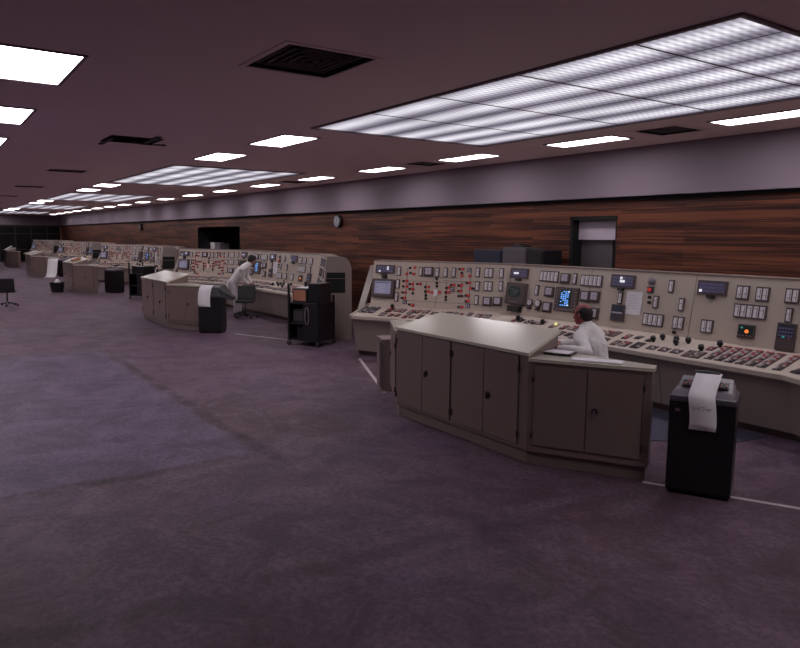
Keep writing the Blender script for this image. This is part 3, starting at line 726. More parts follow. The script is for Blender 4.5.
for k in range(5):
    c = console if k == 0 else copy_tree(console)
    c.location = (CX0 - PITCH * k, NY, 0)
    tag(c, CLAB[k], 'control console', 'control consoles along the wood wall')

# ------------------------------------------------------------------ operator desks
DX0, DY = -5.75, 4.65
def hinge(parent, mtx):
    MB().cyl((0, 0, -.03), (0, 0, .03), .008, 'seam', 6).build('hinge', parent, mtx=mtx)
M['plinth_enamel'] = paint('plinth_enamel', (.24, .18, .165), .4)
def make_desk():
    r = empty('operator_desk', (DX0, DY, 0))
    fl, fr_, br, bl = (-1.1, 0), (1.1, 0), (.955, .54), (-.955, .54)
    w, L, nin = .866, 1.10, .15
    def wing(sg):
        e = Vector((sg * w, .5)); n = Vector((-sg * .5, .866)); a = Vector((sg * 1.1, 0)); b = a + e * L; c = b + n * nin; d = Vector((sg * .955, .54))
        return a, b, c, d, e, n
    zt, zb = 1.075, 1.235
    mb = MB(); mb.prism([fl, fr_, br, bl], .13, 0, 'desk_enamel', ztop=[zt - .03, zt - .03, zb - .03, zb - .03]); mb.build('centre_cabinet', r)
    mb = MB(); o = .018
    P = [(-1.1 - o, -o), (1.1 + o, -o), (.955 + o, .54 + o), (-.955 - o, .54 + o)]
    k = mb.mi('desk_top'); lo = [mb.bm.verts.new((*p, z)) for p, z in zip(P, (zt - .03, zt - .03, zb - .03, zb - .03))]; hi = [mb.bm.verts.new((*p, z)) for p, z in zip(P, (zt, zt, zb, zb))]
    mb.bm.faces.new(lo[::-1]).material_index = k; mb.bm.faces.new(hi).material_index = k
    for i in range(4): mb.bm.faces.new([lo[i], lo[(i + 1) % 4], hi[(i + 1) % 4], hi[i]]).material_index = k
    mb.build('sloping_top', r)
    mb = MB(); mb.prism([(-1.085, .035), (1.085, .035), (.93, .5), (-.93, .5)], 0, .125, 'plinth_enamel'); mb.build('plinth', r)
    def door(parent_mtx, x0, x1, z0, z1, handle=None, hs=None, chrome=False):
        d = MB(); d.box(x0, x1, -.016, -.002, z0, z1, 'desk_enamel', bev=.003); o = d.build('door', r, mtx=parent_mtx)
        if handle:
            h = MB(); hm = 'chrome' if chrome else 'black_plastic'
            h.cyl((handle[0], -.016, handle[1]), (handle[0], -.028, handle[1]), .028, 'black_plastic', 14); h.cyl((handle[0], -.028, handle[1]), (handle[0], -.034, handle[1]), .012, 'chrome', 10)
            h.box(handle[0] - .012, handle[0] + .012, -.045, -.028, handle[1] - .045, handle[1] + .01, hm, bev=.004); h.build('handle', o)
        if hs is not None:
            for z in (z0 + .1, z1 - .12):
                MB().cyl((hs, -.02, z - .03), (hs, -.02, z + .03), .009, 'seam', 6).build('hinge', o)
        return o
    I = Matrix()
    gap = MB(); gap.box(-1.075, -.055, -.002, .001, .165, 1.035, 'seam').box(-.005, .985, -.002, .001, .165, 1.035, 'seam'); gap.build('door_rebate', r)
    door(I, -1.07, -.57, .17, 1.03, hs=-1.08); door(I, -.562, -.06, .17, 1.03, (-.49, .62), -.05)
    door(I, 0, .485, .17, 1.03, hs=-.012); door(I, .493, .98, .17, 1.03, (.56, .58), .99)
    for sg in (1, -1):
        a, b, c, d, e, n = wing(sg)
        poly = [a, b, c, d] if sg > 0 else [d, c, b, a]
        z = 1.025
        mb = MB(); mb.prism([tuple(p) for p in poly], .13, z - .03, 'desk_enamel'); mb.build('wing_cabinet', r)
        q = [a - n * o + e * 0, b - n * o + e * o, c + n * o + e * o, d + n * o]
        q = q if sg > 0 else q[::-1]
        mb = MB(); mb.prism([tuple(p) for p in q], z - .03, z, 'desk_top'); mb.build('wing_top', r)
        pl = [a + n * .035, b + n * .035 - e * .03, c - n * .02 - e * .03, d - n * .03]
        pl = pl if sg > 0 else pl[::-1]
        mb = MB(); mb.prism([tuple(p) for p in pl], 0, .125, 'plinth_enamel'); mb.build('plinth', r)
        if sg > 0:
            mt = Matrix.Translation((a.x, a.y, 0)) @ Matrix.Rotation(R(30), 4, 'Z')
            gp = MB(); gp.box(.055, 1.035, -.002, .001, .195, .965, 'seam'); gp.build('door_rebate', r, mtx=mt)
            door(mt, .06, .545, .2, .96, hs=.05); door(mt, .553, 1.03, .2, .96, (.625, .59), 1.042, True)
        else:
            mt = Matrix.Translation((b.x, b.y, 0)) @ Matrix.Rotation(R(-30), 4, 'Z')
            gp = MB(); gp.box(.115, 1.045, -.002, .001, .195, .965, 'seam'); gp.build('door_rebate', r, mtx=mt)
            door(mt, .12, 1.04, .2, .96, (.25, .62), 1.05, True)
    return r
desk = make_desk()
DLAB = ['cream steel operator desk in front with double doors and sloping top', 'cream operator desk standing before the bending man',
        'operator desk with white papers on top, third from the camera', 'small operator desk beyond the one with papers, fourth from the camera', 'farthest operator desk, by the dark end wall']
for k in range(5):
    c = desk if k == 0 else copy_tree(desk)
    c.location = (DX0 - PITCH * k + (0, .12, 0, 0, 0)[k], DY, 0)
    tag(c, DLAB[k], 'desk', 'cupboard desks facing the consoles')

# ------------------------------------------------------------------ teleprinters
M['rimgrey'] = paint('rim_grey', (.10, .09, .115), .3)
def make_printer(lid=False):
    r = empty('teleprinter', (0, 0, 0))
    mb = MB(); mb.hexa([Vector(p) for p in ((-.25, 0, .03), (.25, 0, .03), (.25, .44, .03), (-.25, .44, .03), (-.255, -.01, .80), (.255, -.01, .80), (.255, .44, .80), (-.255, .44, .80))], 'black')
    mb.build('cabinet', r)
    MB().box(-.235, .235, .02, .42, 0, .03, 'recess').build('plinth', r)
    MB().box(-.256, .256, -.022, .445, .80, .85, 'rimgrey', bev=.012).build('rim', r)
    MB().box(-.252, .252, -.0165, -.008, .05, .78, 'black', bev=.004).build('front_panel', r)
    if not lid:
        mb = MB(); k = mb.mi('greylilac')
        P = [(-.235, .04, .85), (.235, .04, .85), (.235, .42, .85), (-.235, .42, .85), (-.215, .08, .885), (.215, .08, .885), (.20, .38, .955), (-.20, .38, .955)]
        mb.hexa([Vector(p) for p in P], 'greylilac'); o = mb.build('top_housing', r)
        sl = math.atan2(.065, .27)
        m_ = Matrix.Translation((0, .09, .901)) @ Matrix.Rotation(sl, 4, 'X')
        for x in (-.135, .135): MB().box(x - .045, x + .045, .03, .15, 0, .012, 'black_plastic', m_).build('key_well', o)
        kk = MB()
        for x in (-.135, .135):
            for i in range(3):
                for j in range(3): kk.box(x - .03 + .024 * i, x - .014 + .024 * i, .045 + .03 * j, .062 + .03 * j, .012, .022, 'darkgrey' if (i + j) % 3 else 'redkey', m_)
        kk.build('keys', o)
        MB().cyl((-.1, .30, .995), (.1, .30, .995), .03, 'black_plastic', 14).build('platen', r)
        MB().box(-.205, -.165, -.03, -.015, .72, .745, 'chrome').build('badge', r)
    else:
        mb = MB(); mb.hexa([Vector(p) for p in ((-.24, .02, .855), (.24, .02, .855), (.24, .42, .855), (-.24, .42, .855), (-.2, .1, 1.0), (.2, .1, 1.0), (.2, .4, 1.04), (-.2, .4, 1.04))], 'darkgrey'); mb.build('top_housing', r)
        mb = MB(); mb.hexa([Vector(p) for p in ((.24, -.02, .80), (.48, .08, .72), (.48, .34, .72), (.24, .44, .80), (.2, .0, .98), (.5, .12, .78), (.5, .32, .78), (.2, .42, 1.0))], 'black'); mb.build('open_lid', r)
    return r
def paper_strip(w, pts, name='paper_strip'):
    """a hanging sheet: a strip of width w following (y,z) points, a little thick"""
    mb = MB(); k = mb.mi('paper'); th = .003
    n = len(pts)
    ring = []
    for i, (y_, z_) in enumerate(pts):
        a, b = pts[max(i - 1, 0)], pts[min(i + 1, n - 1)]; d = Vector((b[0] - a[0], b[1] - a[1])).normalized(); nx_ = Vector((-d.y, d.x)) * th
        sk = .012 * math.sin(i * .8)
        ring.append([mb.bm.verts.new((-w / 2 + sk, y_, z_)), mb.bm.verts.new((w / 2 + sk, y_, z_)), mb.bm.verts.new((w / 2 + sk, y_ + nx_.x, z_ + nx_.y)), mb.bm.verts.new((-w / 2 + sk, y_ + nx_.x, z_ + nx_.y))])
    for a, b in zip(ring, ring[1:]):
        for j in range(4): f = mb.bm.faces.new([a[j], a[(j + 1) % 4], b[(j + 1) % 4], b[j]]); f.material_index = k; f.smooth = True
    mb.bm.faces.new(ring[0]); mb.bm.faces.new(ring[-1][::-1])
    return mb
pr = make_printer(); pr2 = make_printer(True)
PR = [(-3.24, 5.245, 27, pr, 'black teleprinter cabinet with white paper hanging down its front, beside the front desk'),
      (-14.97, 5.19, 55, pr2, 'black teleprinter with opened lid at the end of the second desk'),
      (-27.3, 5.72, 27, None, 'dark teleprinter at the end of the third desk'),
      (-39.0, 5.85, 27, None, 'distant dark teleprinter at the end of the fourth desk')]
for x, y_, a, src, lab in PR:
    c = src if src else copy_tree(pr)
    c.location = (x, y_, 0); c.rotation_euler = (0, 0, R(a)); tag(c, lab, 'teleprinter', 'teleprinters beside the desks')
def printout(x, y_, a, w, pts, label, off=0):
    mb = paper_strip(w, pts); o = mb.build('printout_paper', label=label, cat='paper', group='printouts hanging from teleprinters')
    o.location = Matrix.Rotation(R(a), 4, 'Z') @ Vector((off, 0, 0)) + Vector((x, y_, 0)); o.rotation_euler = (0, 0, R(a))
    return o
o = printout(-3.24, 5.245, 27, .205, [(.33, .975), (.315, .998), (.29, 1.008), (.25, .998), (.12, .945), (.03, .897), (-.03, .868), (-.052, .84), (-.055, .78), (-.053, .70), (-.051, .64), (-.048, .585)], 'white printout hanging over the front of the nearest teleprinter', .005)
pm = MB()
rg = random.Random(5)
for j in range(3): fbox(pm, .05, .004, 0, .0012, 'print', -.04 + .045 * (j % 3), .01 * (j % 2))
for j in range(4): fbox(pm, .012 + .01 * rg.random(), .006, 0, .0012, 'print', -.06 + .035 * j, -.012)
pm.build('printed_text', o, mtx=Matrix.Translation((0, -.0605, .77)) @ Matrix.Rotation(R(90), 4, 'X'))
printout(-14.97, 5.19, 55, .27, [(.3, 1.02), (.22, 1.045), (.1, 1.03), (.0, .98), (-.04, .9), (-.055, .8), (-.06, .66), (-.05, .6), (-.035, .58)], 'white printout draped over the teleprinter with the opened lid', -.1)
mb = paper_strip(.5, [(.0, .9), (-.1, .92), (-.18, .8), (-.24, .5), (-.32, .2), (-.45, .03), (-.6, .012)]); o = mb.build('printout_paper', label='white printout spilling to the floor from the fourth desk teleprinter', cat='paper', group='printouts hanging from teleprinters')
o.location = (-38.75, 5.55, 0); o.rotation_euler = (0, 0, R(55))

# ------------------------------------------------------------------ trolleys
def make_trolley():
    r = empty('instrument_trolley', (0, 0, 0))
    for sx in (-.33, .33):
        for sy in (-.3, .3):
            MB().box(sx - .018, sx + .018, sy - .018, sy + .018, .09, 1.22 if sx < 0 else .98, 'black').build('upright', r)
            w = MB(); w.cyl((sx, sy - .015, .045), (sx, sy + .015, .045), .045, 'black_plastic', 14); w.box(sx - .012, sx + .012, sy - .02, sy + .02, .045, .10, 'steel'); w.build('caster', r)
    for z in (.10, .42, .82): MB().box(-.35, .35, -.31, .31, z, z + .03, 'black', bev=.004).build('shelf', r)
    MB().box(-.345, .345, .27, .30, .13, .82, 'black').build('back_panel', r)
    for sx in (-.345, .325): MB().box(sx, sx + .02, -.28, .27, .13, .82, 'black').build('side_panel', r)
    MB().box(.0, .325, -.305, -.285, .13, .82, 'black', bev=.004).build('door', r)
    return r
tr = make_trolley()
TR = [(-12.40, 6.36, 30, 'black wheeled instrument trolley with orange faced box at the console end'), (-24.4, 6.2, 30, 'dark wheeled trolley beyond the second desk, at the third console end')]
for i, (x, y_, a, lab) in enumerate(TR):
    c = tr if i == 0 else copy_tree(tr); c.location = (x, y_, 0); c.rotation_euler = (0, 0, R(a)); tag(c, lab, 'trolley', 'black instrument trolleys')
def on_trolley(i, lx, ly, z):
    x, y_, a, _ = TR[i]; v = Matrix.Rotation(R(a), 4, 'Z') @ Vector((lx, ly, 0)); return (x + v.x, y_ + v.y, z)
def inst_box(i, lx, w, h, z, name, label, fm, cat):
    mb = MB(); mb.box(-w / 2, w / 2, -.22, .22, 0, h, 'black_plastic', bev=.01); o = mb.build(name, label=label, cat=cat)
    o.location = on_trolley(i, lx, 0, z); o.rotation_euler = (0, 0, R(TR[i][2]))
    MB().box(-w / 2 + .03, w / 2 - .03, -.228, -.219, .03, h - .03, fm).build('front_plate', o)
    return o
inst_box(0, -.13, .34, .27, .851, 'chart_recorder', 'boxed instrument with orange brown front on top of the black trolley', 'kraft', 'instrument')
inst_box(0, .20, .26, .38, .851, 'amplifier_box', 'plain black instrument box beside the orange fronted one on the trolley', 'black', 'instrument')
inst_box(0, -.02, .56, .26, .451, 'power_supply', 'black instrument on the middle shelf of the near trolley', 'darkgrey', 'instrument')
inst_box(0, .05, .5, .24, .131, 'battery_box', 'black box on the bottom shelf of the near trolley', 'black', 'instrument')
inst_box(1, 0, .6, .24, .851, 'chart_recorder', 'black boxed instrument on top of the farther trolley', 'black', 'instrument')
o = MB().box(-.15, .15, -.12, .12, 0, .012, 'paper').build('paper_stack', label='white paper lying on the orange fronted instrument', cat='paper'); o.location = on_trolley(0, -.13, 0, 1.122); o.rotation_euler = (0, 0, R(36))
mb = MB(); mb.tube([Vector((.10 + .045 * math.cos(a_), -.325, .55 + .17 * math.sin(a_))) for a_ in [2 * PI * i / 16 for i in range(17)]], .009, 'greylilac', 8)
o = mb.build('cable_loop', label='pale cable loop hanging on the front of the black trolley', cat='cable')
o.location = on_trolley(0, .0, 0, .05); o.rotation_euler = (0, 0, R(30))

# ------------------------------------------------------------------ small things on the floor and desks
mb = MB(); mb.box(-.2, .2, 0, .3, 0, .70, 'desk_enamel').box(.0, .19, -.004, .0, .04, .68, 'black'); mb.box(-.205, .205, -.01, .305, .70, .735, 'desk_enamel')  # black panel on the front stands in for the shaded right side
o = mb.build('floor_cabinet', label='narrow floor cabinet standing against the left wing of the front desk', cat='cabinet'); o.location = (-8.19, 5.27, 0); o.rotation_euler = (0, 0, R(-21))
def bin_(x, y_, lab):
    mb = MB(); n = 20; k = mb.mi('black')
    a = [mb.bm.verts.new((.20 * math.cos(2 * PI * i / n), .20 * math.sin(2 * PI * i / n), 0)) for i in range(n)]; b = [mb.bm.verts.new((.27 * math.cos(2 * PI * i / n), .27 * math.sin(2 * PI * i / n), .36)) for i in range(n)]
    c = [mb.bm.verts.new((.25 * math.cos(2 * PI * i / n), .25 * math.sin(2 * PI * i / n), .36)) for i in range(n)]; d = [mb.bm.verts.new((.18 * math.cos(2 * PI * i / n), .18 * math.sin(2 * PI * i / n), .02)) for i in range(n)]
    for p, q in ((a, b), (b, c), (c, d)):
        for i in range(n): mb.bm.faces.new([p[i], p[(i + 1) % n], q[(i + 1) % n], q[i]]).material_index = k
    mb.bm.faces.new(a[::-1]); mb.bm.faces.new(d)
    o = mb.build('waste_basket', label=lab, cat='bin'); o.location = (x, y_, 0)
bin_(-28.6, 4.15, 'low black waste basket in front of the third desk')
mb = MB()
for k, (dx, dy, rr) in enumerate(((0, 0, .13), (.08, .03, .1), (-.07, .02, .1))): mb.ball((dx, dy, .36 + .02 * k), (rr, rr * .8, .08), 'paper', 7, 5)
o = mb.build('crumpled_paper', label='crumpled white paper heaped in the black waste basket', cat='paper'); o.location = (-28.6, 4.15, 0)

def flat(name, x, y_, z, w, d, h, m, rz, label, cat, group=None):
    o = MB().box(-w / 2, w / 2, -d / 2, d / 2, 0, h, m, bev=min(.004, h * .3)).build(name, label=label, cat=cat, group=group); o.location = (x, y_, z); o.rotation_euler = (0, 0, R(rz)); return o
flat('log_book', -4.66, 5.06, 1.028, .30, .21, .022, 'black', 25, 'dark log book under the seated man\'s hands', 'book')
flat('paper_sheet', -4.66, 5.05, 1.049, .27, .19, .006, 'paper', 22, 'white paper lying on the dark log book before the seated man', 'paper')
flat('paper_sheet', -4.18, 5.05, 1.028, .46, .15, .012, 'paper', 30, 'long white paper on the desk wing to the right of the seated man', 'paper')
def tilt(o): o.rotation_euler.x = math.atan2(.16, .54); return o
flat('paper_sheet', -29.75, 4.9, 1.17, .5, .35, .02, 'paper', 0, 'white papers on the sloping top of the third desk', 'paper').rotation_euler.x = .29
flat('folder', -28.95, 4.9, 1.17, .5, .3, .05, 'orangecard', 0, 'orange brown folder on the third desk beside white papers', 'folder').rotation_euler.x = .29
flat('paper_sheet', -41.3, 4.9, 1.17, .9, .4, .03, 'paper', 0, 'white papers on the sloping top of the fourth desk', 'paper').rotation_euler.x = .29
flat('tilted_board', -53.0, 4.88, 1.19, .9, .5, .03, 'paper', 0, 'pale board propped on the farthest desk', 'board').rotation_euler.x = .55

# floor markings and mat
def strip_line(pts, w, label):
    mb = MB()
    for a, b in zip(pts, pts[1:]):
        a, b = Vector(a), Vector(b); d = (b - a).normalized(); n = Vector((-d.y, d.x)) * w / 2
        mb.hexa([Vector((*p, 0)) for p in (a - n, b - n, b + n, a + n)] + [Vector((*p, .003)) for p in (a - n, b - n, b + n, a + n)], 'line')
    return mb.build('floor_line', label=label, cat='floor marking')
strip_line([(-10.45, 6.3), (-7.95, 5.2)], .05, 'worn white floor line left of the front desk')
strip_line([(-3.72, 5.17), (-1.3, 6.38)], .045, 'white floor line running under the nearest teleprinter to the right')
strip_line([(-14.6, 5.6), (-13.2, 6.2)], .04, 'white floor line from the second desk to the trolley')
mb = MB(); mb.prism([(-8.6, 5.62), (-7.4, 5.45), (-4.75, 5.62), (-4.5, 6.3), (-3.95, 6.95), (-3.86, 7.55), (-8.3, 7.55)], .0, .006, 'mat'); mb.build('floor_mat', label='dark blue mat on the floor between the front desk and console', cat='mat')

# equipment cabinets behind the first console
def cab(x0, x1, z, m, lab, extra=None):
    r = empty('equipment_cabinet', ((x0 + x1) / 2, 8.95, 0), label=lab, cat='cabinet', group='cabinets behind the nearest console')
    w = (x1 - x0) / 2
    MB().box(-w, w, -.2, .25, .06, z, m, bev=.01).build('body', r); MB().box(-w + .03, w - .03, -.17, .22, 0, .06, 'recess').build('plinth', r)
    MB().box(-w + .02, w - .02, -.212, -.2, .1, z - .03, m, bev=.004).build('door', r)
    MB().box(w - .08, w - .05, -.23, -.212, 1.0, 1.15, 'black_plastic').build('handle', r)
cab(-10.30, -9.53, 1.92, 'bluebox', 'dark bluish cabinet behind the nearest console')
cab(-9.50, -8.89, 1.975, 'doorgrey', 'grey brown cabinet between two darker ones behind the nearest console')
cab(-8.86, -8.48, 1.93, 'black', 'narrow black cabinet behind the nearest console, next to the doorway')
o = MB().box(-.17, .17, -.1, .1, 0, .035, 'black_plastic', bev=.01).box(-.1, .05, -.07, .07, .035, .06, 'black_plastic', bev=.01).build('telephone', label='low black object on top of the grey brown cabinet', cat='box'); o.location = (-9.27, 8.98, 1.976)
# alcove boxes
for i, (x, m, z) in enumerate(((-27.85, 'white', .36), (-27.2, 'greylilac', .34))):
    o = MB().box(-.28, .28, -.2, .2, 0, z, m, bev=.02).build('storage_box', label=('white box on the shelf in the dark wall alcove', 'grey box next to the white one in the dark wall alcove')[i], cat='box'); o.location = (x + .0, 10.0, 1.50)
MB().box(-27.99, -23.61, 9.7, 10.4, 1.46, 1.50, 'black').build('shelf', label='black shelf inside the dark wall alcove', cat='shelf')

# wall clocks
def clock(x, z, label):
    r = empty('wall_clock', (x, YR - .002, z), label=label, cat='clock', group='round clocks on the wood wall')
    mb = MB(); mb.cyl((0, 0, 0), (0, -.10, 0), .165, 'black_plastic', 28); mb.build('case', r)
    MB().cyl((0, -.10, 0), (0, -.105, 0), .145, 'clockface', 28).build('dial', r)
    mk = MB()
    for i in range(12):
        a = 2 * PI * i / 12; mk.box(-.006, .006, -.108, -.105, .10, .13, 'black', Matrix.Rotation(a, 4, 'Y'))
    mk.build('hour_marks', r)
    for a, l, w in ((R(25), .075, .009), (R(190), .11, .006)):
        MB().box(-w, w, -.111, -.108, -.02, l, 'black', Matrix.Rotation(a, 4, 'Y')).build('hand', r)
clock(-16.45, 2.54, 'round wall clock nearer the camera, right of the alcove'); clock(-36.6, 2.52, 'small distant wall clock left of the alcove')

# office chairs
def make_chair():
    r = empty('office_chair', (0, 0, 0))
    b = MB()
    for i in range(5):
        a = 2 * PI * i / 5 + .3; e = Vector((.29 * math.cos(a), .29 * math.sin(a), .07)); b.cyl((0, 0, .12), e, .022, 'black', 8, .014)
    b.cyl((0, 0, .07), (0, 0, .14), .04, 'black', 12); b.build('star_base', r)
    for i in range(5):
        a = 2 * PI * i / 5 + .3; x, y_ = .29 * math.cos(a), .29 * math.sin(a); MB().cyl((x, y_ - .018, .03), (x, y_ + .018, .03), .03, 'black_plastic', 12).build('caster', r)
    MB().cyl((0, 0, .14), (0, 0, .46), .025, 'steel', 12).build('stem', r)
    MB().box(-.23, .23, -.22, .22, .46, .54, 'black_plastic', bev=.03).build('seat', r)
    MB().tube([(0, .18, .47), (0, .27, .5), (0, .27, .75)], .015, 'black').build('back_bar', r)
    m_ = Matrix.Translation((0, .26, .62)) @ Matrix.Rotation(R(-8), 4, 'X')
    MB().box(-.23, .23, -.03, .03, -.08, .33, 'black_plastic', m_, bev=.025).build('backrest', r)
    return r
ch = make_chair()
for i, (x, y_, a, lab) in enumerate(((-23.75, 2.08, -100, 'black swivel chair alone on the open floor'), (-4.84, 5.80, -90, 'black swivel chair under the seated man in white'), (-17.30, 6.95, 60, 'black swivel chair beside the bending man'))):
    c = ch if i == 0 else copy_tree(ch); c.location = (x, y_, 0); c.rotation_euler = (0, 0, R(a)); tag(c, lab, 'chair', 'black swivel chairs')
    if i == 0: c.scale = (1, 1, .88)

# ------------------------------------------------------------------ people
def limb(mb, a, ra, b, rb, m, side=None, steps=None):
    """tapered round or oval limb between two joints"""
    a, b = Vector(a), Vector(b); d = b - a
    ra = ra if isinstance(ra, tuple) else (ra, ra); rb = rb if isinstance(rb, tuple) else (rb, rb)
    z = d.normalized(); x = Vector(side) if side is not None else z.orthogonal(); x = (x - z * x.dot(z)).normalized(); y = z.cross(x)
    rot = Matrix((x, y, z)).transposed().to_4x4(); n = steps or max(3, int(d.length / (min(*ra, *rb) * .35)))
    for i in range(n + 1):
        f = i / n; rx = ra[0] + (rb[0] - ra[0]) * f; ry = ra[1] + (rb[1] - ra[1]) * f
        mb.ball(a + d * f, (rx, ry, (rx + ry) / 2 * .9), m, 14, 10, rot)
def skin_tree(mb, nodes, edges, m, side):
    for a, b in edges: limb(mb, nodes[a][0], nodes[a][1], nodes[b][0], nodes[b][1], m, side)
def fused(mb, name, m, parent, voxel=.009, smooth=3, **kw):
    """one continuous surface out of overlapping closed shapes"""
    o = mb.build('tmp_shape')
    r = o.modifiers.new('remesh', 'REMESH'); r.mode = 'VOXEL'; r.voxel_size = voxel; r.use_smooth_shade = True
    s = o.modifiers.new('smooth', 'SMOOTH'); s.iterations = smooth; s.factor = .5
    dg = bpy.context.evaluated_depsgraph_get(); dg.update()
    ev = bpy.data.meshes.new_from_object(o.evaluated_get(dg)); old = o.data
    bpy.data.objects.remove(o); bpy.data.meshes.remove(old)
    ev.name = name; ev.materials.clear(); ev.materials.append(M[m])
    for p in ev.polygons: p.use_smooth = True; p.material_index = 0
    q = link(name, ev, parent); tag(q, **kw); return q
def head_parts(mb, hm):
    e = lambda c, r: mb.ball((hm @ Vector(c)), r, 'skin', 20, 14, hm.to_3x3().to_4x4())
    e((0, -.012, .028), (.076, .096, .088)); e((0, .018, -.03), (.062, .072, .078)); e((0, .042, -.068), (.045, .045, .036))
    e((0, .064, -.088), (.022, .020, .018)); e((0, .092, -.018), (.012, .018, .026)); e((0, .106, -.030), (.014, .013, .011))
    e((0, .074, .022), (.050, .016, .012)); e((0, .084, -.058), (.024, .010, .012))
    for s in (-1, 1):
        e((s * .079, -.008, -.008), (.009, .020, .031)); e((s * .038, .066, -.024), (.020, .018, .020))
def head_details(hm, parent, hair, long_=False):
    for s in (-1, 1):
        MB().ball((0, 0, 0), (.013, .008, .008), 'eyewhite', 10, 8).build('eye', parent, mtx=hm @ Matrix.Translation((s * .031, .079, .004)))
        MB().ball((0, 0, 0), (.006, .004, .006), 'iris', 8, 6).build('iris', parent, mtx=hm @ Matrix.Translation((s * .031, .0865, .004)))
        MB().ball((0, 0, 0), (.019, .006, .004), 'hair', 10, 6).build('eyebrow', parent, mtx=hm @ Matrix.Translation((s * .031, .088, .024)))
    MB().ball((0, 0, 0), (.023, .006, .005), 'lips', 10, 6).build('lips', parent, mtx=hm @ Matrix.Translation((0, .0925, -.060)))
    mb = MB()
    e = lambda c, r: mb.ball((hm @ Vector(c)), r, 'hair', 20, 14, hm.to_3x3().to_4x4())
    if hair == 'receding':       # bald crown and brow, dark sides and back
        e((0, -.045, .015), (.084, .070, .078)); e((0, -.035, .038), (.084, .064, .058)); e((0, -.062, -.03), (.062, .045, .055))
        for s in (-1, 1): e((s * .066, .004, .014), (.016, .026, .036)); e((s * .071, .014, -.018), (.008, .009, .022))
    else:
        e((0, -.02, .040), (.090, .105, .092)); e((0, -.055, -.01), (.084, .066, .085)); e((0, .04, .085), (.06, .045, .03))
        for s in (-1, 1): e((s * .074, .0, .0), (.018, .045, .045))
    fused(mb, 'hair', 'hair', parent, .008, 2)
def hand(nodes, edges, wrist, d, up, side, curl=.35, pre=''):
    """palm and five bent fingers; d forward, up = back of the hand, side = towards the thumb"""
    w = Vector(wrist); d = Vector(d).normalized(); up = Vector(up).normalized(); s = Vector(side).normalized()
    P = w + d * .055
    nodes[pre + 'palm'] = (tuple(P), (.030, .016)); edges.append((pre + 'wrist', pre + 'palm'))
    chains = []
    for i, (off, L) in enumerate(((.028, .068), (.009, .076), (-.010, .070), (-.028, .055))):
        b = P + d * .028 + s * off; c1 = b + (d * math.cos(curl) - up * math.sin(curl)) * L * .5; c2 = c1 + (d * math.cos(curl * 2.4) - up * math.sin(curl * 2.4)) * L * .5
        chains.append((P + s * off * .7, b, c1, c2, .0088))
    t0 = w + d * .025 + s * .022; t1 = t0 + (d * .6 + s * .8).normalized() * .035 - up * .008; t2 = t1 + (d * .9 + s * .3 - up * .25).normalized() * .032
    chains.append((w + d * .02, t0, t1, t2, .0105))
    return chains
def chains_into(mb, chains, m):
    for ch in chains:
        r = ch[4]; q = (1.1, 1.05, .98, .82)
        for i in range(3): limb(mb, ch[i], r * q[i], ch[i + 1], r * q[i + 1], m)

